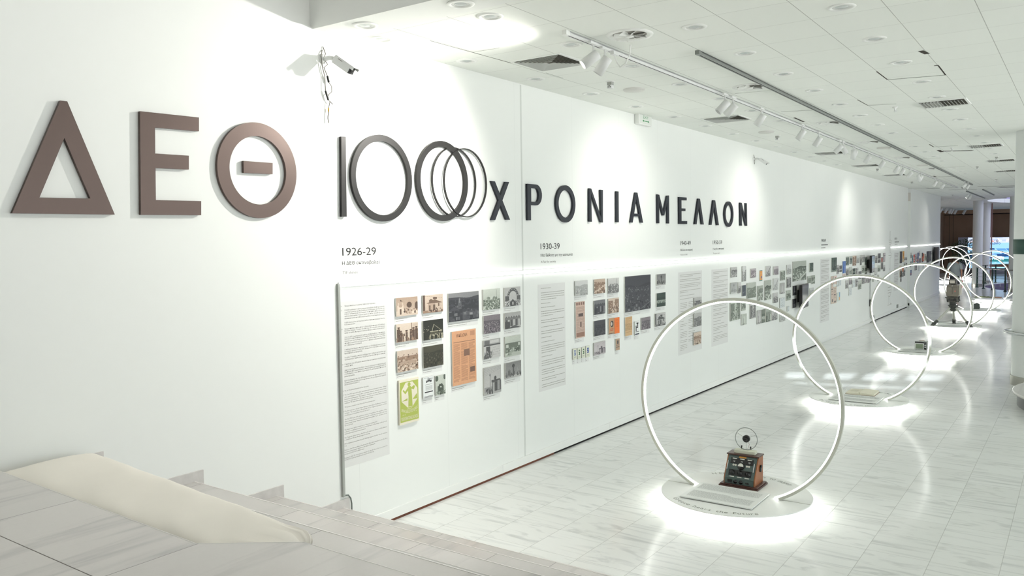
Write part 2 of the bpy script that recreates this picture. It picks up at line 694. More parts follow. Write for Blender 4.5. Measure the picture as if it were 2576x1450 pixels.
# baseboard with a step, dark gap below, rust stained timber in the gap
bb = MB()
y = 5.0
rng = random.Random(4)
cuts = [4.9, 7.052, 9.49, 11.93, 14.37, 16.81, 19.25, 21.7, 24.1, 26.5, 29.0, 31.4, 32.05]
for a, b in zip(cuts[:-1], cuts[1:]):
    xo = min(wx(a), wx(b))
    bb.box(xo - 0.02, wx((a + b) / 2) + 0.012, a, b - 0.003, 0.022, 0.112)
struct(bb.build('baseboard_left', M_WHITE, bevel=0.002))
struct(MB().box(-0.1, -0.038, 32.6, 40.1, 0.02, 0.12).build('baseboard_left', M_WHITE))
struct(MB().box(-0.03, 0.010, 4.95, 8.1, 0.0, 0.022).build('trim_3', mat('rust_stained_timber', (104, 60, 42), 0.8, var=0.5, vscale=3)))
struct(MB().box(-0.06, 0.006, 8.1, 20, 0.0, 0.022).build('trim_4', M_VOID))
g = MB()
g.box(-0.2, -0.055 + 0.02, 20, 32.05, 0.0, 0.02)
struct(g.build('trim_5', M_VOID))

# far room: brown panelled walls, soffit, well in the floor and the ceiling
M_BROWN = mat('brown_wall_panel', (166, 134, 108), 0.6, var=0.10, vscale=2)
M_BROWND = mat('brown_joint', (52, 38, 30), 0.7)
wb = MB()
wb.box(-3.2, 18, 64, 64.3, 0, 4.04)
struct(wb.build('wall_back', M_BROWN))
jn = MB()
for xx in (-2.6, -2.35, -1.05, 1.45, 2.7, 3.9):
    jn.box(xx, xx + 0.018, 63.985, 64.01, 0, 4.04)
jn.box(-3.2, 18, 63.95, 64.1, 4.0, 4.06)
struct(jn.build('trim_6', M_BROWND))
struct(MB().box(-3.2, 18, 62.8, 64.3, 4.06, CEIL).build('wall_soffit', M_BROWN))
struct(MB().box(-3.3, -2.9, 40.2, 64.3, 0, CEIL).box(-3.3, -0.3, 40.0, 40.2, 0, CEIL).build('wall_side', mat('brown_side_panel', (184, 154, 130), 0.6)))
struct(MB().box(-3.0, -2.88, 55.0, 55.03, 0, CEIL).build('trim_7', M_BROWND))
struct(MB().box(-3.2, 2.2, 43.4, 43.52, CEIL - 0.06, CEIL).build('trim_8', M_WHITE))
# well walls
wm = MB()
n = 160
vs, fs = [], []
for k in range(n):
    th = 2 * math.pi * k / n
    r = HOLE[2] - (0.0 if k % 2 else 0.05)
    for z in (-1.6, -0.02):
        vs.append((HOLE[0] + r * math.cos(th), HOLE[1] + r * math.sin(th), z))
for k in range(n):
    a, b = 2 * k, 2 * ((k + 1) % n)
    fs.append([a, a + 1, b + 1, b])
vs.append((HOLE[0], HOLE[1], -1.6))
fs += [[2 * k, len(vs) - 1, 2 * ((k + 1) % n)] for k in range(n)]
struct(wm.add(vs, fs).build('wall_well', mat('violet_grey_slats', (112, 106, 128), 0.5)))
wm = MB()
vs, fs = [], []
for k in range(n):
    th = 2 * math.pi * k / n
    for z in (CEIL + 0.02, 11.0):
        vs.append((HOLE[0] + HOLE[2] * math.cos(th), HOLE[1] + HOLE[2] * math.sin(th), z))
for k in range(n):
    a, b = 2 * k, 2 * ((k + 1) % n)
    fs.append([a, a + 1, b + 1, b])
struct(wm.add(vs, fs).build('wall_skylight', mat('lilac_paint', (182, 176, 205), 0.6)))

# ------------------------------------------------------------------ broad marble stair
M_NOSE_GLINT = mat('marble_edge_glint', (226, 223, 219), 0.3)  # bright line where step edges catch light, painted as pale strips
TY = [4.725, 4.03, 3.325, 2.61]
TZ = [0.291, 0.582, 0.873, 1.164]
XR = 13.0
for k in range(4):
    yb = TY[k + 1] - 0.12 if k < 3 else 1.5
    so_ = struct(MB().box(0.0, XR, yb, TY[k], 0.0, TZ[k]).build('stair_step', M_STEP, bevel=0.003))
    MB().box(0.0, XR, TY[k] - 0.007, TY[k] + 0.001, TZ[k] - 0.007, TZ[k] + 0.0012).build('nosing_glint', M_NOSE_GLINT, so_)
for y1, zt, xc, yn in ((5.04, 0.1455, 1.85, TY[0]), (4.327, 0.4366, 2.018, TY[1]), (3.615, 0.7276, 2.183, TY[2]), (2.903, 1.0187, 2.356, TY[3])):
    d = y1 - yn + 0.02
    zb = zt - 0.1455
    so_ = struct(MB().prism([(xc - d, yn - 0.02), (xc, y1), (XR, y1), (XR, yn - 0.02)], zb, zt).build('stair_step', M_STEP, bevel=0.003))
    MB().tube([(XR, y1 - .002, zt - .002), (xc, y1 - .002, zt - .002), (xc - d, yn - .022, zt - .002)], .0035, 6).build('nosing_glint', M_NOSE_GLINT, so_)
land = [(0, -9), (XR, -9), (XR, 2.19), (2.52, 2.195), (2.15, 1.935), (0, 1.985)]
lo_ = struct(MB().prism(land, 0.0, 1.31).build('stair_landing', M_STEP, bevel=0.003))
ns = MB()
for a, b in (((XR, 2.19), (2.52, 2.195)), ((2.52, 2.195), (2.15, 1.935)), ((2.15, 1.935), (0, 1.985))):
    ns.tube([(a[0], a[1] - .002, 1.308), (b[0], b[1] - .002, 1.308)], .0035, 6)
ns.build('nosing_glint', M_NOSE_GLINT, lo_)
# shallow joint between the landing edge slabs and the floor behind them
MB().box(0.0, XR, 1.515, 1.519, 1.3095, 1.3104).build('joint', mat('dark_joint', (110, 104, 100), 0.8), lo_)
# skirting stones stepping up the wall
M_SKIRT = mat('grey_marble_skirting', (206, 203, 199), 0.4, var=0.18, vscale=14)
for k in range(4):
    y0 = TY[k + 1] if k < 3 else 1.98
    struct(MB().box(0.0, 0.014, y0 + 0.07, TY[k] + 0.07, TZ[k] - 0.06, TZ[k] + 0.070).build('trim_%d' % (9 + k), M_SKIRT))
struct(MB().box(0.0, 0.014, -3, 2.05, 1.2, 1.378).build('trim_13', M_SKIRT))

# ------------------------------------------------------------------ columns
M_COL = mat('pale_column_paint', (226, 229, 226), 0.45)


def column(x, y, r, label=None, green=False):
    c = MB()
    c.lathe([(r, 0.0), (r, CEIL)], 48)
    o = c.build('column', M_COL)
    struct(o)
    MB_ = MB().lathe([(r + 0.012, 0.0), (r + 0.012, 0.16)], 48, cap0=False, cap1=True)
    b = MB_.build('base_band', mat('steel_plinth', (170, 168, 160), 0.35, 0.7), o)
    if green:
        g_ = MB().lathe([(r + 0.001, 2.232), (r + 0.010, 2.235), (r + 0.010, 2.478), (r + 0.001, 2.481)], 48, cap0=False, cap1=False)
        g_.build('green_band', mat('dark_green_band', (34, 72, 62), 0.45), o)
    o.location = (x, y, 0)
    return o


column(4.60, 16.30, 0.44, green=True)
column(0.80, 46.45, 0.225)
column(0.84, 50.1, 0.20)
column(2.64, 42.9, 0.27)
struct(MB().box(1.00, 1.06, 50.9, 50.96, 0, CEIL).build('pillar', mat('thin_red_brown_post', (150, 118, 112), 0.5)))
# ------------------------------------------------------------------ big wall lettering
M_WARMSHEEN = mat('dark_face_warm_sheen', (96, 81, 75), 0.38, 0.45, var=.16, vscale=1.6, bump=0.03, bscale=900)  # same dark metal as the others; uneven warm reflection painted into the colour
M_BLACKL = mat('black_anodised_face', (44, 43, 42), 0.42, 0.3, bump=0.03, bscale=900)
M_NAVYL = mat('blue_black_face', (34, 38, 46), 0.45, 0.2)
LT = 0.024     # letter thickness
LX = 0.005    # stand off from the wall
LF = LX + LT


def wyz(u, v):
    p = PX(u, v, LF)
    return (p[1], p[2])


def letter(polys_yz, label, m, name='wall_letter', parts=None, group='relief letters of the wall title'):
    ys = [p[0] for q in polys_yz for p in q]
    zs = [p[1] for q in polys_yz for p in q]
    y0, z0 = sum((min(ys), max(ys))) / 2, min(zs)
    me = shape_mesh([[(a - y0, b - z0) for a, b in q] for q in polys_yz], LT, name)
    me.materials.append(m)
    o = bpy.data.objects.new(name, me)
    COL.objects.link(o)
    o.matrix_world = wall_mtx(y0, z0, LX)
    tag(o, label, 'letter', group)
    return o


def zq(sx, x0, y0):
    return lambda *pts: [wyz(x0 + x / sx, y0 + y / sx) for x, y in pts]


A_ = zq(3.22, 0, 200)
Q3 = zq(4.833, 800, 320)
Q4 = zq(3.578, 1200, 400)


def ringpoly(q, lo, ro, to, bo, li, ri, ti, bi):
    my = (to + bo) / 2
    mx = (lo + ro) / 2
    l, r = q((lo, my), (ro, my))
    t, b = q((mx, to), (mx, bo))
    cy, cz = (l[0] + r[0]) / 2, (t[1] + b[1]) / 2
    R = ((r[0] - l[0]) + (t[1] - b[1])) / 4
    l2, r2 = q((li, my), (ri, my))
    t2, b2 = q((mx, ti), (mx, bi))
    r_ = ((r2[0] - l2[0]) + (t2[1] - b2[1])) / 4
    return cy, cz, R, r_


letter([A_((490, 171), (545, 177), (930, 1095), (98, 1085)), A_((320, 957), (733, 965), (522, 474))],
       'large brown capital delta, first letter of the wall title', M_WARMSHEEN)
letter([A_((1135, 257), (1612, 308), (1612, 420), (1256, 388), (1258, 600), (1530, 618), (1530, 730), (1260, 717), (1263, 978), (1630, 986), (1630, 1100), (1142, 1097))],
       'large brown capital epsilon beside the delta', M_WARMSHEEN)
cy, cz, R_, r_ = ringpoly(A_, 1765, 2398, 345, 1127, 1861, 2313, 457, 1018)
th_ = letter([circle(cy, cz, R_), circle(cy, cz, r_)], 'large brown capital theta ring with a loose bar inside', M_WARMSHEEN)
bar = A_((1973, 660), (2209, 677), (2209, 768), (1976, 756))
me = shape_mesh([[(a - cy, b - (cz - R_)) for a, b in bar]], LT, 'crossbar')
me.materials.append(M_WARMSHEEN)
bo = bpy.data.objects.new('crossbar', me)
COL.objects.link(bo)
bo.parent = th_
letter([Q3((283, 113), (338, 117), (350, 1090), (290, 1090))], 'tall dark numeral one of the number 100 on the wall', M_BLACKL, 'wall_numeral')
cy, cz, R_, r_ = ringpoly(Q3, 403, 1145, 95, 1145, 467, 1089, 165, 1080)
letter([circle(cy, cz, R_), circle(cy, cz, r_)], 'first black zero of the number 100 on the wall', M_BLACKL, 'wall_numeral')
cy, cz, R_, r_ = ringpoly(Q3, 1196, 1827, 173, 1138, 1251, 1779, 237, 1078)
letter([circle(cy, cz, R_), circle(cy, cz, r_)], 'second black zero of the number 100, crossed by two thin rings', M_BLACKL, 'wall_numeral')
for (a, b, c, d, lab) in ((1388, 1925, 245, 1093, 'thin black wall ring nearer the second zero of 100'), (1528, 2050, 260, 1097, 'thin black wall ring reaching towards the letter chi')):
    cy, cz, R_, r_ = ringpoly(Q3, a, b, c, d, a + 9, b - 9, c + 10, d - 10)
    o = letter([circle(cy, cz, R_), circle(cy, cz, R_ - 0.011)], lab, M_BLACKL, 'thin_ring', group='thin rings over the last zero')
    o.location.x = LX + (0.006 if 'nearer' in lab else 0.012)
    o.scale = (1, 1, 0.8)


def strokes(q, *quads):
    """a letter made of overlapping bars, merged into a single mesh"""
    return [q(*s) for s in quads]


def bar_letter(quads, label, m=M_NAVYL):
    ys = [p[0] for s in quads for p in s]
    zs = [p[1] for s in quads for p in s]
    y0, z0 = (min(ys) + max(ys)) / 2, min(zs)
    mb = MB()
    for i, s in enumerate(quads):
        mb.prism([(a - y0, b - z0) for a, b in s], 0, LT - 0.0004 * i)
    o = mb.build('wall_letter', m)
    o.matrix_world = wall_mtx(y0, z0, LX)
    tag(o, label, 'letter', 'relief letters of the wall title')
    return o


bar_letter(strokes(Q4, ((128, 198), (162, 202), (298, 548), (265, 548)), ((258, 206), (290, 208), (165, 551), (130, 551))), 'dark letter chi right after the thin rings on the wall')
# rho: stem plus bowl
yl, zt = Q4((453, 223))[0]
yr, zb = Q4((585, 552))[0]
stem = Q4((453, 222), (487, 224), (487, 552), (458, 552))
bt = Q4((470, 225))[0][1]
bi_t = Q4((470, 260))[0][1]
bb_ = Q4((470, 415))[0][1]
bi_b = Q4((470, 384))[0][1]
yo, yi = Q4((585, 320))[0][0], Q4((557, 320))[0][0]
y_s = Q4((480, 300))[0][0]
ro, ri = (bt - bb_) / 2, (bi_t - bi_b) / 2
oc, ic = (bt + bb_) / 2, (bi_t + bi_b) / 2
arc = lambda yc, zc, rr, ry: [(yc + ry * math.cos(t), zc + rr * math.sin(t)) for t in np.linspace(-math.pi / 2, math.pi / 2, 24)]
ryo = min(ro, (yo - y_s) * 0.8)
outer = [(stem[0][0], stem[3][1]), (stem[2][0], stem[3][1]), (stem[2][0], bb_)] + arc(yo - ryo, oc, ro, ryo) + [(stem[0][0], bt)]
inner = [(stem[1][0], bi_b)] + arc(yo - ryo, ic, ri, yi - yo + ryo) + [(stem[1][0], bi_t)]
letter([outer, inner], 'dark letter rho, second of the word after the number', M_NAVYL)
cy, cz, R_, r_ = ringpoly(Q4, 709, 889, 243, 567, 735, 863, 280, 532)
letter([circle(cy, cz, R_), circle(cy, cz, r_)], 'dark round letter omicron after the rho', M_NAVYL)
bar_letter(strokes(Q4, ((1012, 264), (1026, 267), (1035, 566), (1012, 565)), ((1112, 277), (1134, 280), (1134, 573), (1120, 571)), ((1012, 264), (1030, 268), (1134, 573), (1116, 571))), 'dark letter nu between omicron and iota')
bar_letter(strokes(Q4, ((1254, 291), (1275, 293), (1277, 571), (1256, 570))), 'dark letter iota, a single upright bar')
bar_letter(strokes(Q4, ((1427, 302), (1445, 304), (1402, 574), (1382, 573)), ((1427, 302), (1445, 304), (1496, 575), (1476, 574)), ((1404, 492), (1474, 494), (1480, 519), (1398, 517))), 'dark letter alpha ending the first word')
bar_letter(strokes(Q4, ((1624, 319), (1640, 323), (1642, 580), (1626, 579)), ((1713, 333), (1729, 329), (1731, 582), (1714, 581)), ((1624, 319), (1642, 323), (1687, 510), (1673, 510)), ((1712, 331), (1729, 329), (1687, 510), (1673, 510))), 'dark letter mu starting the second word')
bar_letter(strokes(Q4, ((1820, 343), (1840, 345), (1842, 585), (1822, 585)), ((1820, 343), (1888, 348), (1888, 374), (1820, 371)), ((1822, 445), (1877, 447), (1877, 470), (1822, 468)), ((1822, 559), (1893, 560), (1893, 587), (1822, 585))), 'dark letter epsilon of the second word')
bar_letter(strokes(Q4, ((1991, 357), (2008, 359), (1977, 589), (1960, 588)), ((1991, 357), (2008, 359), (2042, 591), (2024, 590))), 'first dark lambda of the second word')
bar_letter(strokes(Q4, ((2128, 372), (2145, 374), (2112, 595), (2097, 595)), ((2128, 372), (2145, 374), (2178, 597), (2161, 597))), 'second dark lambda of the second word')
cy, cz, R_, r_ = ringpoly(Q4, 2226, 2311, 388, 608, 2240, 2298, 413, 583)
letter([circle(cy, cz, R_), circle(cy, cz, r_)], 'dark round letter omicron near the far end of the title', M_NAVYL)
bar_letter(strokes(Q4, ((2369, 393), (2381, 395), (2386, 601), (2371, 600)), ((2417, 397), (2430, 399), (2433, 603), (2421, 602)), ((2369, 393), (2384, 396), (2433, 603), (2420, 602))), 'dark letter nu closing the wall title')


# ------------------------------------------------------------------ flat wall lettering
def fit_text(s, uL, vB, uR, vT, x=0.0015, res=2):
    """text as a flat mesh in world coordinates, fitted to a baseline and a cap height"""
    a = PW(uL, vB, x)
    b = PW(uR, vB, x)
    t = PW(uL, vT, x)
    co, fs = text_arrays(s, res)
    w0, w1 = co[:, 0].min(), co[:, 0].max()
    sx = (b[1] - a[1]) / (w1 - w0)
    sz = (t[2] - a[2]) / cap_height()
    vs = [(wx(a[1]) + x, a[1] + (c[0] - w0) * sx, a[2] + c[1] * sz) for c in co]
    return vs, fs


def dash_words(y0, y1, z, h, x, rnd, mb):
    """unreadable small print: a row of short strokes"""
    y = y0
    while y < y1:
        w = min(rnd.uniform(0.6, 3.4) * h * 1.6, y1 - y)
        mb.add([(x, y, z), (x, y + w, z), (x, y + w, z + h), (x, y, z + h)], [[0, 1, 2, 3]])
        y += w + h * 0.55


def heading(label, year, greek, english):
    base = PW(year[1], year[2])
    e = empty('wall_heading', base, label, 'wall lettering', 'decade headings above the light strip')
    for nm, d, m in (('year', year, M_INK), ('greek_title', greek, M_INK), ('english_title', english, M_INKG)):
        mb = MB()
        if d[0]:
            vs, fs = fit_text(*d, res=3 if nm == 'year' else 2)
            mb.add(vs, fs)
        else:
            a, b, t = PW(d[1], d[2]), PW(d[3], d[2]), PW(d[1], d[4])
            dash_words(a[1], b[1], a[2], (t[2] - a[2]) * 0.7, a[0] + 0.0015, random.Random(int(d[1])), mb)
        mb.build(nm, m, e, shift=base)
    return e


heading('wall heading 1926-29 at the start of the light strip', ('1926-29', 861.5, 643.8, 946, 624), ('Η ΔΕΘ ακτινοβολεί', 861, 667, 955, 658.5), ('TIF shines', 862, 690.3, 900, 683.5))
heading('wall heading 1930-39 below the letters rho and omicron', ('1930-39', 1360, 627.8, 1408, 613), ('Μια Έκθεση για την κοινωνία', 1360, 646.5, 1440.5, 639.5), ('A Fair for society', 1361, 662, 1398.4, 656.6))
heading('wall heading 1940-49 below the letter mu', ('1940-49', 1711.5, 617.4, 1737.5, 606.8), ('Μέλλον σε αναμονή', 1711.5, 632.3, 1742, 627), ('Future on hold', 1712, 643.2, 1729, 639.2))
heading('wall heading 1950-59 below the lambdas', ('1950-59', 1793.4, 615, 1816.6, 605.4), ('Η μεγάλη επιστροφή', 1793.4, 628.6, 1821, 624.2), ('The great return', 1793.6, 639.5, 1811, 636))
heading('faint wall heading 1960-69 beyond the title lettering', ('1960-69', 2066, 608.8, 2077, 601.6), (None, 2066, 617.8, 2082, 614.6), (None, 2066, 625, 2076, 622.5))
heading('tiny wall heading 1970-79 near the far wall corner', ('1970-79', 2250.6, 603.9, 2256.6, 598.6), (None, 2250.6, 610, 2261, 607.8), (None, 2250.6, 615.6, 2257.5, 613.9))

# ------------------------------------------------------------------ text panels
GRK = [
    (1926, [('Πραγματοποιείται η 1η Διεθνής Έκθεση Θεσσαλονίκης.', 832, 0)]),
    (1927, [('Η 2η ΔΕΘ μεγαλώνει σε έκταση, φήμη και ακτινοβολία. Οι επίσημες κρατικές', 883, 1), ('συμμετοχές γίνονται 5 και περιλαμβάνουν τη Βουλγαρία, την Πολωνία, την', 908, 1), ('Ελβετία, τη Ρουμανία και την Ουγγαρία. Οι επισκέπτες διπλασιάζονται και', 932, 1), ('ορίζεται ειδικό ωράριο στα καταστήματα της πόλης. Οι διαθέσιμες κλίνες', 958, 1), ('είναι περιορισμένες και η ΔΕΘ αναζητά κρεβάτια σε νοσοκομεία και κλινικές.', 985, 1), ('Η ΔΕΘ γίνεται μέλος της Ενώσεως Διεθνών Εμποροπανηγύρεων Union des', 1036, 1), ('Foires Internationales.', 1060, 0)]),
    (1928, [('Πραγματοποιείται η πρώτη επίσκεψη Έλληνα πρωθυπουργού. Ο Ελευθέριος', 1113, 1), ('Βενιζέλος δηλώνει: "Το έργον της Εκθέσεως Θεσσαλονίκης είναι μέγα και', 1137, 1), ("πρέπει να είμεθα υπερήφανοι δι' αυτό και πλήρεις ελπίδων δια το μέλλον\".", 1162, 1), ('Στην 3η ΔΕΘ συμμετέχουν 600 εκθέτες και περιλαμβάνει 16 περίπτερα.', 1215, 1), ('Ιδιαίτερη εντύπωση προκαλεί το Περίπτερο του Αυτόνομου Σταφιδικού', 1237, 1), ('Οργανισμού για τη διακόσμηση και τη μεγάλη επιφάνειά του. Όσοι', 1262, 1), ('επισκέπτες αγοράζουν εισιτήρια μετά τις 9 μπορούν να παρακολουθήσουν', 1288, 1), ('και το πρόγραμμα του βαριετέ.', 1312, 0), ('Η επιδημία του δάγκειου πυρετού θερίζει την Ελλάδα και το κόστος των', 1365, 1), ('εισιτηρίων μειώνεται κατά 50%. Διαφημίσεις στον εκθεσιακό χώρο', 1388, 1), ('προειδοποιούν για προφύλαξη.', 1412, 0), ('Το ράδιο Τσιγγιρίδη, ο πρώτος ραδιοφωνικός σταθμός της Ελλάδας και', 1462, 1), ('των Βαλκανίων τοποθετείται στη ΔΕΘ και ξεκινάει επίσημα να εκπέμπει.', 1487, 1)])]
GR2 = [
    (1929, [('Ο φωτισμός της ΔΕΘ γίνεται αποκλειστικά με λαμπτήρες της ελληνικής', 92, 1), ('εταιρίας ΦΩΣ.', 118, 0), ('Δίπλα στο Περίπτερο του Αγίου Όρους λειτουργεί το Καλλιτεχνικό', 165, 1), ('Περίπτερο, όπου διοργανώνεται η πρώτη διεθνής φωτογραφική έκθεση', 188, 1), ('στα Βαλκάνια, στην οποία συμμετέχουν 75 φωτογράφοι από όλα τα', 212, 1), ('βαλκανικά κράτη.', 240, 0), ('Κατά τη διάρκεια της 4ης ΔΕΘ παρουσιάζεται για πρώτη φορά το νέο', 292, 1), ('εξακύλινδρο αυτοκίνητο Dodge Brothers Six, με υδραυλικά φρένα', 318, 1), ('και μονοκόμματη καρότσα.', 340, 0)]),
    (1926, [('The 1st Thessaloniki International Fair takes place.', 415, 0)]),
    (1927, [('The 2nd TIF expands in size, reputation and international prestige. Official', 465, 1), ('state participation rises to five countries: Bulgaria, Poland, Switzerland,', 492, 1), ('Romania and Hungary. The number of visitors doubles, special opening', 518, 1), ("hours are introduced for the city's shops, and, as accommodation proves", 543, 1), ('insufficient, TIF seeks additional beds in hospitals and clinics.', 567, 0), ('TIF becomes a member of the Union des Foires Internationales.', 615, 0)]),
    (1928, [('The first visit by a Greek Prime Minister takes place. Eleftherios Venizelos', 665, 1), ('declares: "The work of the Thessaloniki Fair is of great importance, and we', 690, 1), ('should be proud of it and full of hope for the future."', 715, 0), ('The 3rd TIF hosts 600 exhibitors across 16 pavilions. The pavilion of the', 765, 1), ('Autonomous Currant Organization stands out for its impressive scale and', 790, 1), ('architectural design. Visitors purchasing tickets after 9 p.m. can also attend', 815, 1), ('the variety show.', 838, 0), ('The dengue fever epidemic sweeps across Greece, prompting a 50%', 890, 0), ('reduction in admission prices. Posters throughout the fairgrounds provide', 915, 1), ('visitors with advice on preventive measures.', 940, 0), ('The Tsigiridis Radio Station, the first radio station in Greece and the Balkans,', 988, 1), ('is established at TIF and officially begins broadcasting.', 1013, 0)]),
    (1929, [('TIF is illuminated exclusively with lighting supplied by the Greek company', 1062, 1), ('FOS.', 1087, 0), ('Next to the Mount Athos Pavilion, the Fine Arts Pavilion hosts the first', 1137, 1), ('international photography exhibition in the Balkans, featuring 75', 1162, 0), ('photographers from all the Balkan states.', 1186, 0), ('During the 4th TIF, the new six-cylinder Dodge Brothers Six is presented for', 1234, 1), ('the first time, featuring hydraulic brakes and an all-steel body.', 1257, 0)])]


def text_panel(corners, label, thick=0.0012):
    (uL, vT), (uR, vB) = corners
    a, b = PW(uL, vT), PW(uR, vB)
    # panels are level rectangles: top from the left corner, bottom from the right one
    y0, y1 = a[1], b[1]
    z1, z0 = a[2], b[2]
    xw = max(wx(y0), wx(y1))
    base = np.array([xw, (y0 + y1) / 2, z0])
    o = MB().box(xw + 0.0003, xw + 0.0003 + thick, y0, y1, z0, z1).build('text_panel', M_FILM, shift=base)
    o.location = base
    tag(o, label, 'text panel', 'grey text panels of the timeline')
    return o, base, (y0, y1, z0, z1, xw + thick + 0.0009)


o, base, (y0, y1, z0, z1, xf) = text_panel(((852, 760.5), (980, 1143)), 'narrow grey text panel of Greek and English lines beside the first photographs')
tx = MB()
ty = MB()
for blk, sc, v0 in ((GRK, 4.835, 600), (GR2, 4.83, 900)):
    for yr_, lines in blk:
        for i, (s, yy, just) in enumerate(lines):
            vv = v0 + yy / sc
            zl = PX(866, vv)[2]
            ya, yb = PX(866.5, vv)[1], y1 - 0.025
            co, fs = text_arrays(s, 1)
            w = co[:, 0].max() - co[:, 0].min()
            hh = 0.0165
            sx = (yb - ya) / w if just else hh * 0.86
            dark = blk is GRK or yr_ == 1929 and v0 == 900 and yy < 345
            (tx if dark else ty).add([(xf, ya + (c[0] - co[:, 0].min()) * sx, zl + c[1] * hh) for c in co], fs)
            if i == 0:
                co, fs = text_arrays(str(yr_), 1)
                yq = PX(853.5 + (vv - 770) * 0.022, vv)[1]
                (tx if dark else ty).add([(xf, yq + c[0] * hh * 0.86, zl + c[1] * hh) for c in co], fs)
tx.build('greek_text', M_INKG, o, shift=base)
ty.build('english_text', mat('pale_grey_ink', (152, 151, 147), 0.6), o, shift=base)


def filler(o, base, box, seed, cols=((0.10, 0.96),), ink=None, lh=0.026, h=0.007):
    y0, y1, z0, z1, xf = box
    rnd = random.Random(seed)
    mb = MB()
    ink = ink or mat('panel_ink', (166, 166, 160), 0.6)
    for (f0, f1) in cols:
        z = z1 - 0.05
        while z > z0 + 0.04:
            nl = rnd.choice((1, 2, 2, 3, 4))
            for k in range(nl):
                if z < z0 + 0.03:
                    break
                e = f1 if k < nl - 1 else f0 + (f1 - f0) * rnd.uniform(0.35, 0.95)
                dash_words(y0 + (y1 - y0) * f0, y0 + (y1 - y0) * e, z, h, xf, rnd, mb)
                z -= lh
            z -= lh * rnd.choice((0.8, 1.0))
    mb.build('printed_lines', ink or M_INKG, o, shift=base)


M_INKP = mat('faded_grey_ink', (165, 163, 158), 0.6)
o, base, bx = text_panel(((1353, 717), (1423.5, 968)), 'grey text panel in the corner right of the wall joint, under 1930-39')
filler(o, base, bx, 2)
o, base, bx = text_panel(((1706, 686), (1765.5, 878)), 'pale text panel with three blocks of lines under 1940-49')
y0, y1, z0, z1, xf = bx
filler(o, base, (y0, y1, z0 + (z1 - z0) * 0.62, z1, xf), 3, ((0.06, 0.94),), M_INKP)
filler(o, base, (y0, y1, z0, z0 + (z1 - z0) * 0.66, xf), 5, ((0.08, 0.36),), M_INKP)
filler(o, base, (y0, y1, z0 + 0.15, z0 + (z1 - z0) * 0.66, xf), 6, ((0.42, 0.68),), M_INKP)
o, base, bx = text_panel(((1790, 679), (1831, 861)), 'tall pale text panel under 1950-59 left of the photo cluster')
filler(o, base, bx, 7, ink=M_INKP)
o, base, bx = text_panel(((2063.5, 652.5), (2084.8, 806)), 'pale text panel under 1960-69')
filler(o, base, bx, 8, ink=M_INKP, lh=0.034, h=0.009)
o, base, bx = text_panel(((2249.5, 636), (2259, 730)), 'pale text panel under 1970-79 near the wall corner')
filler(o, base, bx, 9, ink=M_INKP, lh=0.05, h=0.012)
# ------------------------------------------------------------------ printed pictures
PAL = {
    'sepia': ((58, 44, 38), (158, 132, 112), (226, 212, 196)),
    'bw': ((46, 47, 48), (128, 128, 127), (214, 214, 211)),
    'dim': ((40, 41, 46), (78, 79, 84), (150, 150, 152)),
    'pale': ((120, 122, 120), (172, 174, 171), (222, 224, 221)),
    'green': ((52, 64, 54), (132, 140, 128), (214, 220, 210)),
    'olive': ((36, 38, 32), (84, 82, 66), (214, 208, 182)),
    'dkgreen': ((36, 50, 44), (62, 80, 72), (196, 204, 194)),
    'navy': ((58, 66, 74), (80, 90, 98), (150, 160, 168)),
    'mauve': ((64, 60, 68), (150, 142, 146), (220, 216, 216)),
}


class Pic:
    def __init__(self, w, h, seed):
        self.w, self.h = w, h
        self.r = np.random.RandomState(seed)
        self.a = np.full((h, w), 0.8)
        self.yy, self.xx = np.mgrid[0:h, 0:w]
        self.xx = (self.xx + 0.5) / w
        self.yy = (self.yy + 0.5) / h

    def sky(self, t, b):
        self.a[:] = t + (b - t) * self.yy

    def rect(self, x0, x1, y0, y1, v):
        self.a[(self.xx >= x0) & (self.xx <= x1) & (self.yy >= y0) & (self.yy <= y1)] = v

    def ell(self, cx, cy, rx, ry, v):
        self.a[((self.xx - cx) / rx) ** 2 + ((self.yy - cy) / ry) ** 2 <= 1] = v

    def tri(self, x0, x1, yb, xa, ya, v):
        t = (yb - self.yy) / max(1e-6, yb - ya)
        l = x0 + (xa - x0) * t
        r = x1 + (xa - x1) * t
        self.a[(t >= 0) & (t <= 1) & (self.xx >= l) & (self.xx <= r)] = v

    def line(self, x0, y0, x1, y1, wd, v):
        d = np.hypot(x1 - x0, y1 - y0)
        t = np.clip(((self.xx - x0) * (x1 - x0) + (self.yy - y0) * (y1 - y0)) / d ** 2, 0, 1)
        self.a[np.hypot(self.xx - x0 - t * (x1 - x0), self.yy - y0 - t * (y1 - y0)) < wd] = v

    def blobs(self, n, x0, x1, y0, y1, s, lo, hi, tall=1.0):
        for _ in range(n):
            x, y = self.r.uniform(x0, x1), self.r.uniform(y0, y1)
            k = s * (0.6 + 0.8 * (y - y0) / max(1e-6, y1 - y0))
            self.ell(x, y, k * self.r.uniform(.6, 1.2), k * tall * self.r.uniform(.7, 1.3), self.r.uniform(lo, hi))

    def blocks(self, n, y0, y1, s, lo, hi):
        for _ in range(n):
            x, y = self.r.uniform(0, 1), self.r.uniform(y0, y1)
            k = s * (0.4 + 0.9 * (y - y0) / max(1e-6, y1 - y0))
            self.rect(x, x + k * self.r.uniform(.4, 1.5), y, y + k * self.r.uniform(.5, 1.6), self.r.uniform(lo, hi))

    def hill(self, base, amp, v):
        ph = self.r.uniform(0, 6)
        t = base - amp * (0.6 * np.sin(self.xx * 4 + ph) + 0.4 * np.sin(self.xx * 9 + 2 * ph))
        self.a[self.yy > t] = v

    def grain(self, s):
        self.a += self.r.uniform(-s, s, self.a.shape)


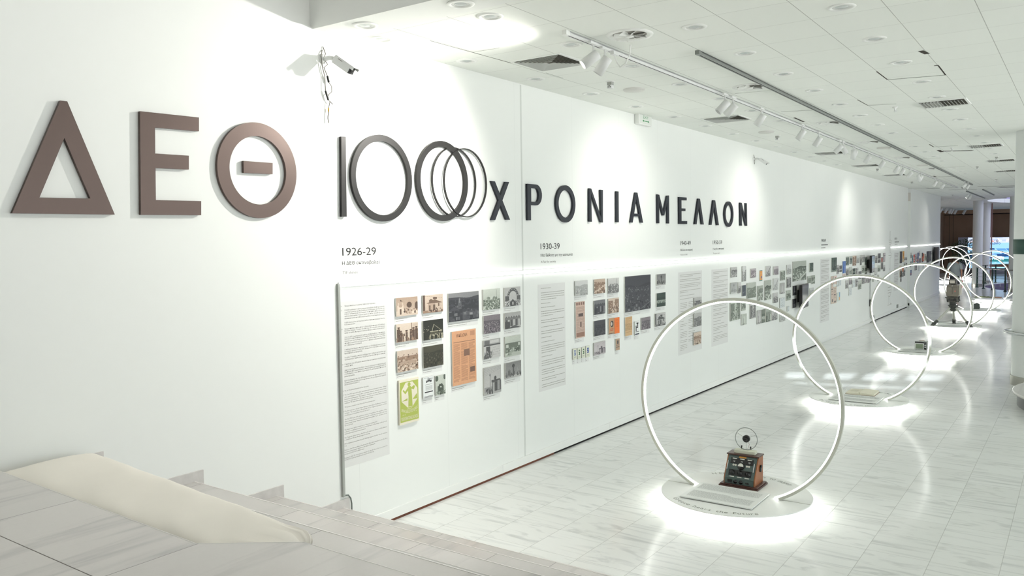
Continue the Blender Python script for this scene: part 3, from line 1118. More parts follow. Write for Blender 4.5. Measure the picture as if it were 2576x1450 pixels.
def paint(style, p):
    if style == 'band':
        p.sky(.6, .72); p.rect(0, 1, .72, 1, .85); p.rect(.05, .33, .42, .9, .9); p.rect(.07, .13, .28, .45, .8); p.rect(.26, .32, .26, .45, .8)
        p.ell(.2, .45, .08, .08, .6); p.rect(.16, .24, .62, .9, .15); p.tri(.18, .3, .2, .18, .1, .1); p.ell(.6, .42, .12, .16, .12); p.ell(.95, .5, .09, .22, .12)
        p.blobs(40, .32, 1, .62, .86, .035, .05, 1, 1.8)
    elif style == 'house':
        p.sky(.85, .75); p.rect(0, .1, 0, 1, .1); p.rect(0, 1, .85, 1, .45); p.rect(.25, .92, .45, .93, .62); p.rect(.6, .92, .42, .92, .75)
        p.tri(.16, .98, .48, .58, .26, .22); p.ell(.4, .34, .1, .1, .2); p.rect(.5, .7, .15, .26, .15); p.rect(.3, .37, .58, .9, .12); p.rect(.5, .6, .55, .88, .15); p.rect(.75, .82, .5, .66, .2)
        p.blobs(10, .25, 1, .78, .98, .03, .02, .2, 2.4); p.line(.1, .05, .95, .2, .006, .3)
    elif style == 'city':
        p.sky(.85, .7); p.hill(.16, .04, .32); p.hill(.26, .03, .16); p.blobs(60, 0, 1, .24, .5, .03, .1, .5); p.rect(.3, .42, .3, .58, .55); p.rect(.33, .37, .2, .36, .8)
        p.tri(0, .35, .62, .17, .48, .4); p.rect(.45, .98, .62, .98, .5); p.rect(.45, 1, .6, .68, .25); p.blocks(50, .45, .95, .08, .02, .75); p.rect(.68, .78, .74, .82, .95); p.rect(.7, .79, .84, .95, .1)
    elif style == 'bigcity':
        p.sky(.3, .42); p.hill(.25, .05, .18); p.hill(.34, .03, .3); p.blobs(60, 0, 1, .3, .45, .015, .3, .8); p.blocks(190, .4, .98, .05, .0, .75); p.line(.5, 1, 1, .78, .008, .7)
    elif style == 'crowd':
        p.sky(.92, .75); p.rect(0, 1, .5, 1, .4); p.blobs(220, 0, 1, .46, 1, .03, .0, 1); p.rect(.42, .6, .34, .52, .9); p.line(.78, .05, .78, .5, .008, .4); p.blobs(12, .1, .9, .36, .48, .05, .4, .6)
    elif style == 'darkcrowd':
        p.sky(.35, .25); p.hill(.28, .03, .15); p.blobs(160, 0, 1, .35, 1, .03, .0, .55, 1.4)
    elif style == 'arch':
        p.sky(.8, .85); p.rect(0, 1, .62, 1, .6); p.ell(.52, .5, .36, .46, .15); p.ell(.52, .54, .25, .34, .85); p.rect(0, 1, .72, 1, .55); p.tri(.12, .92, 1.0, .5, .62, .18); p.rect(.04, .2, .45, .72, .2); p.rect(.82, .98, .45, .72, .25)
        for k in range(9):
            t = math.pi * (k + .5) / 9
            p.ell(.52 - .305 * math.cos(t), .5 - .4 * math.sin(t), .02, .03, .9)
        p.blobs(60, 0, .3, .68, .95, .03, .1, 1, 1.5); p.blobs(60, .72, 1, .68, .95, .03, .1, 1, 1.5); p.rect(.47, .55, .78, .93, .95)
    elif style == 'people':
        p.sky(.92, .88); p.rect(.68, .72, 0, .6, .35); p.rect(.74, 1, .04, .5, .8); p.rect(0, 1, .9, 1, .8)
        for x, h, w in ((.1, .8, .09), (.2, .6, .07), (.3, .4, .04), (.46, .6, .06), (.66, .62, .06), (.78, .7, .08), (.92, .74, .08)):
            p.rect(x - w * .8, x + w * .8, 1 - h + .1, .98, .12); p.ell(x, 1 - h + .05, .045, .07, .25); p.ell(x, 1 - h, .06, .03, .08)
        p.blobs(30, 0, 1, .5, 1, .03, .05, .5, 2)
    elif style == 'night':
        p.sky(.04, .06); p.rect(.32, 1, .72, 1, .35); p.blobs(70, .3, .95, .72, .98, .04, .4, 1, 1.6)
        for x, w in ((.42, .08), (.62, .12), (.86, .08)):
            p.rect(x - w, x + w, .6, .72, .45); p.rect(x - w, x + w, .58, .61, 1); p.ell(x, .92, w * .6, .16, .1)
        for k in range(14):
            t = k / 13
            p.ell(.42 + .1 * t, .62 - .38 * t, .012, .014, .9); p.ell(.52 + .38 * t, .24 + .34 * t, .012, .014, .9)
        p.blobs(12, .02, .3, .3, .6, .015, .6, 1)
    elif style == 'interior':
        p.sky(.85, .75); p.rect(0, 1, .3, .8, .3); p.tri(-.1, 1.1, .32, .5, .18, .8); p.rect(.05, .2, .4, .55, .85); p.rect(.82, .95, .35, .5, .85); p.rect(.6, .92, .62, .78, .12); p.tri(0, .6, .95, .55, .55, .6)
        p.blobs(40, .05, .9, .5, .9, .03, .1, 1); p.rect(.4, 1, .82, 1, .75)
    elif style == 'street':
        p.sky(.85, .8); p.rect(0, .42, .15, 1, .35); p.rect(.62, 1, .1, 1, .4); p.tri(.1, .95, 1, .52, .4, .78); p.blocks(60, .2, .75, .07, .1, .9); p.blobs(50, .1, .9, .55, .95, .025, .02, .5, 2)
    elif style == 'facade':
        p.sky(.7, .75); p.rect(0, 1, .3, .85, .45)
        for k in range(6):
            p.rect(.05 + .16 * k, .13 + .16 * k, .45, .85, .9 if k % 2 else .15); p.tri(.02 + .16 * k, .16 + .16 * k, .32, .09 + .16 * k, .2, .3)
        p.rect(0, .3, .55, 1, .12); p.tri(.1, 1, 1, .6, .82, .2)
    elif style == 'shop':
        p.sky(.85, .85); p.rect(0, 1, 0, .3, .7); p.rect(.05, .35, .03, .28, .35); p.rect(.38, .9, .05, .2, .9); p.rect(0, 1, .26, .33, .2); p.rect(.15, .38, .36, .95, .15); p.blobs(26, .05, .6, .62, 1, .04, .05, .9, 2)
        for k in range(4):
            p.line(.48, .45 + .13 * k, 1, .42 + .13 * k, .006, .6)
    elif style == 'gate':
        p.sky(.75, .85); p.line(.34, .3, .34, .75, .012, .45); p.ell(.34, .3, .04, .05, .4); p.rect(.45, 1, .55, .95, .3); p.rect(.42, .95, .5, .58, .18); p.ell(.65, .44, .07, .08, .12); p.rect(.5, .6, .6, .92, .7); p.rect(.64, .74, .6, .92, .12); p.rect(.78, .9, .55, .9, .6)
        p.rect(0, 1, .92, 1, .7); p.rect(0, .45, .72, .92, .6); p.blobs(18, .1, .5, .78, .95, .03, .05, .4, 2)
        for k in range(5):
            p.line(0, .3 - .06 * k, 1, .02 - .05 * k + .1, .004, .6)
    elif style == 'square':
        p.sky(.5, .6); p.rect(0, 1, .82, 1, .75); p.blobs(60, 0, 1, .62, .85, .04, .05, .6, 1.6); p.rect(.46, .54, .2, .8, .2); p.ell(.5, .25, .09, .12, .12); p.rect(.16, .3, .5, .8, .3); p.tri(.14, .32, .5, .23, .35, .5); p.tri(.7, .82, .6, .76, .35, .6)
    elif style == 'loco':
        p.sky(.85, .75); p.ell(.12, .15, .16, .14, .12); p.ell(.92, .12, .12, .14, .15); p.rect(.2, .8, .55, .98, .15); p.ell(.52, .62, .26, .2, .1); p.rect(.46, .54, .2, .45, .85); p.ell(.52, .6, .07, .04, .95); p.blobs(40, .1, 1, .78, 1, .04, .0, .8)
    elif style == 'tower':
        p.sky(.75, .85); p.rect(.42, .58, .25, 1, .95); p.rect(.36, .4, .4, 1, .2); p.blobs(14, 0, 1, .85, 1, .06, .1, .9)
    elif style == 'stand':
        p.sky(.35, .3); p.rect(0, 1, .32, .5, .15); p.rect(.0, 1, .52, .72, .75); p.blobs(30, 0, 1, .52, .76, .035, .1, 1); p.rect(0, 1, .76, 1, .25)
    elif style == 'road':
        p.sky(.8, .75); p.hill(.3, .05, .45); p.blocks(90, .3, .9, .07, .05, .95); p.tri(.3, .75, 1, .5, .35, .4); p.blobs(40, 0, 1, .4, 1, .03, .05, .6)
    elif style == 'aerial':
        p.sky(.7, .6); p.hill(.22, .04, .35); p.blocks(140, .22, .98, .09, .08, 1); p.line(0, .9, 1, .45, .03, .85)
    elif style == 'ruins':
        p.sky(.85, .8); p.rect(0, 1, .3, .55, .45); p.blocks(60, .2, .6, .09, .1, .8); p.ell(.5, .62, .45, .12, .6); p.blobs(90, 0, 1, .6, 1, .04, .05, 1)
    elif style == 'dark':
        p.sky(.25, .2); p.blobs(8, .2, .8, .55, .7, .03, .7, 1)
    elif style == 'steps':
        p.sky(.9, .8); p.tri(0, .9, 1, .95, 0, .75); p.line(0, .95, .95, .1, .03, .15); p.blobs(30, 0, .8, .5, 1, .05, .1, .6)
    elif style == 'fireworks':
        p.sky(.06, .04); p.rect(.3, .7, .6, .7, .9); p.rect(.46, .54, .1, .6, .8); p.blobs(10, .1, .9, .5, .8, .03, .6, 1)
    elif style == 'landscape':
        p.sky(.72, .8); p.hill(.3, .06, .2); p.hill(.42, .05, .35); p.blobs(150, 0, 1, .36, 1, .05, .1, 1); p.line(.4, 1, 1, .6, .04, .9); p.line(0, .8, .6, 1, .02, .9)
    else:
        p.sky(.8, .6); p.blobs(60, 0, 1, .3, 1, .05, 0, 1)
    p.grain(.05)


def lerp_pal(a, pal):
    c = np.array([srgb(x) for x in PAL[pal]])
    a = np.clip(a, 0, 1)[..., None]
    return np.where(a < .5, c[0] + (c[1] - c[0]) * a * 2, c[1] + (c[2] - c[1]) * (a * 2 - 1))


def flat_pic(w, h, rgb):
    return np.full((h, w, 3), 1.0) * np.array(srgb(rgb))


def put(img, x0, x1, y0, y1, rgb):
    h, w = img.shape[:2]
    img[int(round(y0 * h)):max(int(round(y0 * h)) + 1, int(round(y1 * h))), int(round(x0 * w)):max(int(round(x0 * w)) + 1, int(round(x1 * w)))] = srgb(rgb)


def colour_pic(style, w, h, seed):
    r = np.random.RandomState(seed)
    if style == 'newspaper':
        img = flat_pic(w, h, (216, 164, 126))
        for (x0, x1) in ((.05, .32), (.36, .64), (.68, .95)):
            y = .24
            while y < .94:
                put(img, x0, x1 if r.rand() > .15 else x0 + .2, y, y + .005, (176, 128, 98))
                y += .02
        put(img, .48, .72, .36, .48, (130, 100, 84)); put(img, .74, .94, .70, .80, (120, 92, 78)); put(img, .05, .95, .205, .21, (120, 88, 70)); put(img, .76, .95, .03, .12, (190, 142, 110))
        img *= (1 + r.uniform(-.05, .05, (h, w, 1)))
    elif style == 'clipping':
        img = flat_pic(w, h, (204, 180, 166))
        for k in range(4):
            put(img, .06 + .24 * k, .22 + .24 * k, .02, .10, (130, 100, 90))
        y = .14
        while y < .97:
            put(img, .06, .94, y, y + .006, (165, 138, 124)); y += .022
        put(img, .25, .85, .30, .42, (196, 172, 158)); put(img, .3, .8, .33, .41, (90, 76, 72)); put(img, .4, .72, .53, .72, (196, 172, 158)); put(img, .46, .64, .56, .70, (120, 100, 92)); put(img, .05, .95, .86, .97, (150, 116, 100))
    elif style == 'brownbook':
        img = flat_pic(w, h, (186, 148, 112))
        yy, xx = np.mgrid[0:h, 0:w]
        img[((xx / w - .55) / .3) ** 2 + ((yy / h - .36) / .2) ** 2 < 1] = srgb((40, 40, 40))
        img[((xx / w - .5) / .12) ** 2 + ((yy / h - .36) / .13) ** 2 < 1] = srgb((215, 205, 190))
        put(img, .2, .85, .66, .70, (190, 80, 40)); put(img, .25, .8, .75, .78, (190, 80, 40)); put(img, .0, 1, .95, .98, (70, 60, 55))
    elif style == 'orangebook':
        img = flat_pic(w, h, (232, 120, 52))
        for y in (.15, .3, .36, .42, .5, .56):
            put(img, .3, .75, y, y + .02, (200, 95, 40))
    elif style == 'leaflet':
        img = flat_pic(w, h, (176, 148, 124)); put(img, .25, .75, .15, .45, (84, 80, 78)); put(img, .1, .9, .55, .58, (84, 80, 78)); put(img, .1, .9, .7, .74, (84, 80, 78))
    elif style in ('bluestamp', 'greenstamp'):
        img = flat_pic(w, h, (222, 226, 208)); c = (52, 84, 160) if style == 'bluestamp' else (64, 104, 66)
        put(img, .3, .72, .16, .62, c); put(img, .4, .6, .26, .36, (222, 226, 208)); put(img, .3, .5, .46, .52, (222, 226, 208)); put(img, .25, .8, .74, .76, (150, 150, 140)); put(img, .25, .8, .82, .84, (150, 150, 140))
    elif style == 'tanleaflet':
        img = flat_pic(w, h, (206, 172, 128))
        for y in (.05, .1, .16, .21, .27):
            put(img, .08, .92, y, y + .02, (178, 140, 98))
        img[int(.34 * h):int(.72 * h)] *= (.55 + .5 * r.rand(int(.72 * h) - int(.34 * h), w, 1)); put(img, .1, .9, .8, .82, (170, 130, 92))
    elif style == 'whitelogo':
        img = flat_pic(w, h, (232, 234, 232)); put(img, .2, .35, .3, .7, (35, 35, 35)); put(img, .35, .75, .1, .2, (35, 35, 35)); put(img, .55, .7, .2, .5, (35, 35, 35)); put(img, .35, .6, .42, .5, (35, 35, 35)); put(img, .1, .9, .74, .78, (60, 60, 60)); put(img, .05, .95, .88, .95, (50, 55, 70))
    elif style == 'advert':
        img = flat_pic(w, h, (228, 232, 230)); put(img, .1, .6, .04, .06, (70, 70, 70)); put(img, .4, .95, .1, .12, (90, 90, 90)); put(img, .3, .85, .17, .25, (70, 72, 74)); put(img, .45, .7, .14, .18, (100, 100, 100)); put(img, .3, .4, .24, .28, (40, 40, 40)); put(img, .72, .82, .24, .28, (40, 40, 40)); put(img, .2, .9, .36, .38, (90, 90, 90))
        for k in range(9):
            put(img, .22, .9, .44 + .024 * k, .45 + .024 * k, (185, 188, 186))
        put(img, .15, .95, .7, .76, (60, 60, 60)); put(img, .1, .95, .92, .94, (130, 130, 130)); put(img, .1, .95, .96, .98, (130, 130, 130))
    elif style == 'orangecard':
        img = flat_pic(w, h, (226, 160, 92)); put(img, 0, 1, 0, .06, (60, 140, 140)); put(img, 0, 1, .93, 1, (60, 140, 140)); put(img, .4, .8, .55, .75, (70, 110, 160)); put(img, .3, .6, .3, .36, (235, 200, 150))
    elif style == 'bluesail':
        img = flat_pic(w, h, (58, 104, 176))
        yy, xx = np.mgrid[0:h, 0:w]
        img[abs(xx / w - .35 - .5 * (yy / h) * .5) < .05] = srgb((225, 228, 232)); put(img, 0, 1, .96, 1, (225, 228, 232))
    elif style == 'pinksheet':
        img = flat_pic(w, h, (226, 206, 196)); put(img, .3, .7, .2, .4, (120, 100, 100)); put(img, .2, .8, .6, .62, (170, 150, 145)); put(img, .2, .8, .7, .72, (170, 150, 145))
    elif style == 'tanstrip':
        img = flat_pic(w, h, (214, 196, 180))
        for y in (.1, .2, .3, .55, .65):
            put(img, .2, .8, y, y + .02, (150, 130, 120))
        put(img, .2, .7, .45, .5, (70, 60, 60)); put(img, .3, .8, .84, .94, (110, 100, 95))
    elif style == 'bluecard':
        img = flat_pic(w, h, (212, 222, 214)); put(img, .7, .9, .0, .55, (70, 140, 190)); put(img, .65, .95, .55, .9, (226, 170, 110))
    elif style == 'paleplan':
        img = flat_pic(w, h, (216, 222, 222))
        for k in range(14):
            x, y = r.uniform(.1, .8), r.uniform(.05, .9); put(img, x, x + .15, y, y + .03, (150, 155, 155))
    elif style == 'reddot':
        img = flat_pic(w, h, (150, 150, 146)); put(img, .2, .6, .1, .4, (200, 70, 56)); put(img, .1, .9, .5, .95, (105, 108, 104))
    elif style == 'orangedark':
        img = flat_pic(w, h, (60, 58, 60)); put(img, .2, .9, 0, .4, (228, 110, 52)); put(img, .2, .6, .5, .6, (215, 210, 205)); put(img, .3, .8, .75, .85, (190, 185, 180))
    elif style == 'amber':
        img = flat_pic(w, h, (226, 164, 72)); put(img, .3, .7, .2, .45, (180, 110, 50)); put(img, .1, .9, .7, 1, (216, 200, 170))
    elif style == 'teal':
        img = flat_pic(w, h, (96, 150, 160)); put(img, .2, .8, .3, .6, (60, 90, 110))
    elif style == 'redposter':
        img = flat_pic(w, h, (214, 78, 60)); put(img, .1, .6, .35, .6, (226, 214, 206)); put(img, .4, .9, .7, .8, (226, 214, 206))
    elif style == 'blueposter':
        img = flat_pic(w, h, (56, 80, 130)); put(img, .2, .8, .65, .8, (190, 60, 60)); put(img, .3, .7, .2, .4, (130, 150, 180))
    elif style == 'darkred':
        img = flat_pic(w, h, (70, 52, 56)); put(img, .1, .9, .4, .85, (200, 84, 66))
    elif style == 'orangeposter':
        img = flat_pic(w, h, (222, 120, 66)); put(img, .1, .5, .1, .3, (110, 60, 56)); put(img, .4, .9, .6, .9, (200, 190, 180))
    elif style == 'greenposter':
        img = flat_pic(w, h, (150, 160, 138)); put(img, .1, .9, .3, .7, (80, 98, 76))
    elif style == 'bluegrey':
        img = flat_pic(w, h, (120, 134, 152)); put(img, .1, .4, .1, .9, (164, 174, 188))
    else:
        img = flat_pic(w, h, (200, 200, 200))
    return np.clip(img, 0, 1)


def print_mesh(name, yw, zh, th, img):
    """board with a coloured front face; origin at the middle of its lower back edge"""
    h, w = img.shape[:2]
    gx = np.linspace(-yw / 2, yw / 2, w + 1)
    gz = np.linspace(0, zh, h + 1)
    vs = [(th, a, b) for b in gz for a in gx]
    fs = [[j * (w + 1) + i, j * (w + 1) + i + 1, (j + 1) * (w + 1) + i + 1, (j + 1) * (w + 1) + i] for j in range(h) for i in range(w)]
    nv, nf = len(vs), len(fs)
    mb = MB().box(0, th - 0.0004, -yw / 2, yw / 2, 0, zh)
    vs += mb.v
    fs += [[i + nv for i in f] for f in mb.f]
    me = bpy.data.meshes.new(name)
    me.from_pydata(vs, [], fs)
    me.materials.append(mat('board_edge', (206, 206, 200), 0.6))
    me.materials.append(M_PRINT)
    idx = np.zeros(len(fs), dtype=np.int32)
    idx[:nf] = 1
    me.polygons.foreach_set('material_index', idx)
    at = me.color_attributes.new('Col', 'FLOAT_COLOR', 'CORNER')
    flip = img[::-1]
    per = np.repeat(flip.reshape(-1, 3), 4, axis=0)
    full = np.ones((len(me.loops), 4), dtype=np.float32)
    full[:, :3] = 0.6
    full[:nf * 4, :3] = per
    at.data.foreach_set('color', full.ravel())
    me.update()
    return me


SEED = [100]


def photo(rect, style, pal, label, group, th=0.014, gap=0.004, caption=True, name='photo_print'):
    """rect in photograph pixels: left, right, top at the left edge, bottom at the left edge"""
    u0, u1, v0, v1 = rect
    a = PW(u0, v0, th + gap)
    b = PW(u0, v1, th + gap)
    vm = (v0 + v1) / 2
    c = PW(u1, vm - (u1 - u0) * 0.14, th + gap)
    y0, y1, z1, z0 = a[1], c[1], a[2], b[2]
    SEED[0] += 1
    pxw, pxh = max(3, u1 - u0), max(3, v1 - v0)
    if style in ('poster',):
        return (y0, y1, z0, z1)
    w = int(np.clip(pxw * 1.5, 6, 96))
    h = int(np.clip(pxh * 1.4, 8, 104))
    if pal is None:
        img = colour_pic(style, w, h, SEED[0])
    else:
        p = Pic(w, h, SEED[0])
        paint(style, p)
        img = lerp_pal(p.a, pal)
    me = print_mesh(name, y1 - y0, z1 - z0, th, img)
    o = bpy.data.objects.new(name, me)
    COL.objects.link(o)
    yc = (y0 + y1) / 2
    o.location = (wx(yc) + gap, yc, z0)
    tag(o, label, 'photo' if pal is not None else 'print', group)
    fix = MB().box(-gap + (0.0 if gap < 0.006 else 0.0017), 0.0, -(y1 - y0) * 0.3, (y1 - y0) * 0.3, (z1 - z0) * 0.2, (z1 - z0) * 0.8)
    fix.build('mount', M_WHITE, o)
    if caption:
        yw = y1 - y0
        cm = MB().box(-gap + 0.0001, -gap + 0.0008, -yw / 2, yw / 2, -0.062, -0.004)
        cp = cm.build('caption', M_CAPTION, o)
        rnd = random.Random(SEED[0])
        tm = MB()
        for k in range(2):
            dash_words(-yw / 2 + 0.008, -yw / 2 + yw * rnd.uniform(.3, .75), -0.028 - 0.018 * k, 0.005, -gap + 0.0014, rnd, tm)
        tm.build('caption_text', M_INKP, cp)
    return o


ORD = ['first', 'second', 'third', 'fourth', 'fifth', 'sixth', 'seventh', 'eighth', 'ninth', 'tenth', 'eleventh', 'twelfth', 'thirteenth', 'fourteenth', 'fifteenth', 'sixteenth', 'seventeenth', 'eighteenth']


def zr(s, x0, y0):
    return lambda l, r, t, b: (x0 + l / s, x0 + r / s, y0 + t / s, y0 + b / s)


RA, RB, RC, RD = zr(7.251, 980, 700), zr(6.906, 980, 880), zr(4.531, 1340, 600), zr(4.531, 1680, 580)
RE, RF, RG = zr(5.177, 1820, 580), zr(5.577, 2040, 560), zr(7.25, 2220, 560)
G1 = 'photographs of the 1926-29 group'
for rc, st, pl, lb in (
    (RA(118, 513, 368, 708), 'band', 'sepia', 'sepia photo of a band before a white domed gate, top left of the 1926-29 photos'),
    (RA(605, 973, 320, 650), 'house', 'sepia', 'sepia photo of a small house with a dark turret roof'),
    (RA(1072, 1628, 285, 812), 'city', 'dim', 'large dark photo of a hillside town above the orange newspaper'),
    (RA(1708, 2017, 215, 592), 'crowd', 'green', 'pale greenish photo of a dense crowd under a light sky'),
    (RA(2098, 2388, 180, 528), 'arch', 'bw', 'grey photo of a big round lettered arch over an avenue'),
    (RA(122, 520, 850, 1182), 'people', 'sepia', 'sepia photo of standing men in hats, below the band photo'),
    (RA(612, 977, 785, 1145), 'night', 'olive', 'nearly black photo of pavilions lit with bulbs at night'),
    (RA(1715, 2022, 695, 1028), 'darkcrowd', 'mauve', 'photo of men gathered in dark suits, below the pale crowd photo'),
    (RA(2103, 2392, 645, 938), 'facade', 'bw', 'grey photo of a white pavilion front, right below the arch photo'),
    ((980 + 138 / 7.251, 980 + 522 / 7.251, 700 + 1340 / 7.251, 880 + 405 / 6.906), 'ruins', 'sepia', 'sepia photo of a busy round plaza, above the green poster'),
    ((980 + 615 / 7.251, 980 + 980 / 7.251, 700 + 1260 / 7.251, 880 + 330 / 6.906), 'darkcrowd', 'olive', 'dark photo of people seated along a long table'),
    ((980 + 1715 / 7.251, 980 + 2022 / 7.251, 700 + 1145 / 7.251, 880 + 178 / 6.906), 'shop', 'bw', 'grey photo of people at a shop front under a wide signboard'),
    ((980 + 2108 / 7.251, 980 + 2393 / 7.251, 700 + 1080 / 7.251, 880 + 140 / 6.906), 'interior', 'green', 'greenish photo of an exhibition hall interior with counters'),
    (RB(798, 972, 462, 805), 'loco', 'green', 'narrow greenish photo of a locomotive front under trees'),
    (RB(1642, 1938, 325, 808), 'gate', 'bw', 'upright grey photo of a columned gate with a tall flag mast'),
    (RB(2012, 2287, 243, 520), 'square', 'bw', 'grey brown photo of a square with pointed towers, lowest by the wall joint'),
):
    photo(rc, st, pl, lb, G1)
photo(RB(580, 760, 490, 858), 'advert', None, 'white printed car advertisement sheet beside the locomotive photo', 'printed sheets of the 1926-29 group', name='advert_print')
news = photo((1136.6, 1197.8, 700 + 985 / 7.251, 880 + 648 / 6.906), 'newspaper', None, 'large orange newspaper page with a masthead reading ΜΑΚΕΔΟΝΙΑ', 'printed sheets of the 1926-29 group', name='newspaper_print')


def on_print(o, s, fx0, fx1, fz, fh, m, th=0.014, name='masthead'):
    me = o.data
    ys = [v.co.y for v in me.vertices]
    zs = [v.co.z for v in me.vertices]
    Y0, Y1, Z1 = min(ys), max(ys), max(zs)
    co, fs = text_arrays(s, 2)
    w0, w1 = co[:, 0].min(), co[:, 0].max()
    k = (Y1 - Y0) * (fx1 - fx0) / (w1 - w0)
    kz = Z1 * fh / cap_height()
    vs = [(th + 0.0008, Y0 + (Y1 - Y0) * fx0 + (c[0] - w0) * k, Z1 * fz + c[1] * kz) for c in co]
    return newobj(name, vs, fs, m, o)


M_NEWSINK = mat('brown_news_ink', (88, 62, 46), 0.7)
on_print(news, 'ΜΑΚΕΔΟΝΙΑ', .17, .63, .885, .055, M_NEWSINK)

# green fair poster with a figure in an octagon
y0, y1, z0, z1 = photo(RB(160, 505, 545, 1325), 'poster', None, '', '')
pw, ph = y1 - y0, z1 - z0
pe = empty('fair_poster', (0.004, (y0 + y1) / 2, z0), 'yellow green 1927 fair poster with a saintly figure in an octagon', 'poster', 'printed sheets of the 1926-29 group')
M_POSTER = mat('poster_cream', (232, 226, 206), 0.5)
M_POSTG = mat('poster_green_ink', (172, 184, 84), 0.55)
MB().box(0, 0.018, -pw / 2, pw / 2, 0, ph).build('sheet', M_POSTER, pe)
MB().box(-0.004, 0, -pw * .3, pw * .3, ph * .2, ph * .8).build('mount', M_WHITE, pe)
q = lambda fx, fz: (-pw / 2 + pw * fx, ph * fz)
octo = [q(.32, .93), q(.68, .93), q(.93, .76), q(.93, .52), q(.66, .36), q(.4, .36), q(.10, .52), q(.10, .76)]
field = [q(.03, .05), q(.97, .05), q(.97, .95), q(.03, .95)]
me = shape_mesh([field, octo], 0.0008, 'green_field')
me.materials.append(M_POSTG)
go = bpy.data.objects.new('green_field', me)
COL.objects.link(go)
go.parent = pe
go.matrix_local = wall_mtx(0, 0, 0.0182)
fig = MB()
rob = [q(.44, .37), q(.66, .37), q(.64, .62), q(.62, .77), q(.74, .74), q(.80, .80), q(.76, .84), q(.62, .80), q(.58, .83), q(.46, .83), q(.30, .73), q(.2, .78), q(.17, .75), q(.30, .67), q(.44, .74), q(.46, .6)]
fig.prism(rob, 0, 0.0006)
fig.prism(circle(*q(.5, .875), pw * .075, 20), 0, 0.0006)
fig.prism([q(.12, .52), q(.40, .52), q(.40, .57), q(.28, .55)], 0, 0.0006)
fig.prism([q(.66, .52), q(.92, .52), q(.9, .64), q(.78, .58)], 0, 0.0006)
f_ = fig.build('figure', M_POSTG, pe)
f_.matrix_local = wall_mtx(0, 0, 0.0182)


def pe_text(s, fx0, fx1, fz, fh, m, nm, x=0.0194, arc_=0.0):
    co, fs = text_arrays(s, 2)
    w0, w1 = co[:, 0].min(), co[:, 0].max()
    k = pw * (fx1 - fx0) / (w1 - w0)
    kz = ph * fh / cap_height()
    vs = []
    for c in co:
        t = (c[0] - w0) / (w1 - w0) * 2 - 1
        vs.append((x, -pw / 2 + pw * fx0 + (c[0] - w0) * k, ph * (fz + arc_ * t * t) + c[1] * kz))
    newobj(nm, vs, fs, m, pe)


pe_text('1927', .38, .62, .315, .025, M_POSTER, 'year_text')
pe_text('ΔΙΕΘΝΗΣ ΕΚΘΕΣΙΣ ΘΕΣΣΑΛΟΝΙΚΗΣ', .08, .92, .235, .06, M_POSTER, 'fair_title', arc_=.07)
pe_text('18 Σ', .14, .30, .20, .022, M_POSTER, 'opening_date')
pe_text('9 Σ', .74, .88, .235, .022, M_POSTER, 'closing_date')
pe_text('FOIRE INTERNATIONALE SALONIQUE', .07, .93, .085, .075, M_POSTER, 'french_title')

G2 = 'photographs of the 1930-39 group'
for rc, st, pl, lb in (
    (RC(485, 628, 490, 658), 'road', 'pale', 'washed out photo of onlookers along a pale road, above the tall clipping'),
    (RC(702, 828, 470, 635), 'aerial', 'sepia', 'sepia aerial photo of crowded streets in the 1930-39 group'),
    (RC(860, 983, 460, 630), 'crowd', 'bw', 'light photo of a crowd with flags beside the sepia aerial photo'),
    (RC(702, 828, 712, 875), 'facade', 'dim', 'dark photo of a white colonnade among buildings, 1930-39 group'),
    (RC(862, 983, 690, 862), 'street', 'sepia', 'brownish photo of archways and bare trees above the orange booklet'),
    (RC(702, 830, 945, 1120), 'darkcrowd', 'dim', 'dark grey photo of a packed crowd left of the brown booklet'),
    (RC(700, 830, 1195, 1340), 'gate', 'mauve', 'grey mauve photo of a mast on a plain, lowest of the 1930-39 group'),
    (RC(1052, 1345, 438, 848), 'bigcity', 'dim', 'largest dark photo of a city under hills, 1930-39 group'),
    (RC(1240, 1343, 910, 1048), 'darkcrowd', 'mauve', 'small grey photo of an assembly below the dark city photo'),
    (RC(1415, 1517, 412, 540), 'square', 'bw', 'dark photo of trees and a kiosk, top right of the 1930-39 group'),
    (RC(1415, 1515, 628, 785), 'stand', 'dkgreen', 'dark green photo of a shop stand full of goods'),
    (RC(1397, 1515, 862, 1010), 'house', 'bw', 'grey photo of a small pedimented house behind the big ring'),
):
    photo(rc, st, pl, lb, G2)
G2b = 'printed sheets of the 1930-39 group'
for rc, st, lb in (
    (RC(490, 596, 728, 1145), 'clipping', 'tall pinkish newspaper clipping with two small pictures'),
    (RC(868, 929, 915, 1098), 'brownbook', 'brown booklet cover with a black oval portrait'),
    (RC(931, 990, 908, 1090), 'orangebook', 'plain bright orange booklet cover'),
    (RC(948, 992, 1150, 1280), 'leaflet', 'small brown leaflet hanging alone under the orange booklet'),
    (RC(462, 502, 1262, 1388), 'bluestamp', 'leftmost small blue stamp label under the tall clipping'),
    (RC(512, 552, 1255, 1380), 'greenstamp', 'first of two green stamp labels, beside the leftmost blue one'),
    (RC(560, 600, 1245, 1368), 'greenstamp', 'second green stamp label, next to the right-hand blue one'),
    (RC(608, 652, 1232, 1360), 'bluestamp', 'right-hand blue stamp label ending the row of four'),
    (RC(1055, 1135, 903, 1118), 'tanleaflet', 'tan leaflet with a brown picture below the dark city photo'),
    (RC(1165, 1217, 950, 1110), 'whitelogo', 'white leaflet with a bold black emblem'),
):
    photo(rc, st, None, lb, G2b, name='leaflet_print')
G3 = 'photographs of the 1940-49 panel'
photo(RD(302, 385, 770, 880), 'interior', 'bw', 'uppermost small photo on the 1940-49 text panel', G3, caption=False, gap=0.0075)
photo(RD(300, 384, 955, 1102), 'road', 'bw', 'middle small photo of a bare hall on the 1940-49 text panel', G3, caption=False, gap=0.0075)
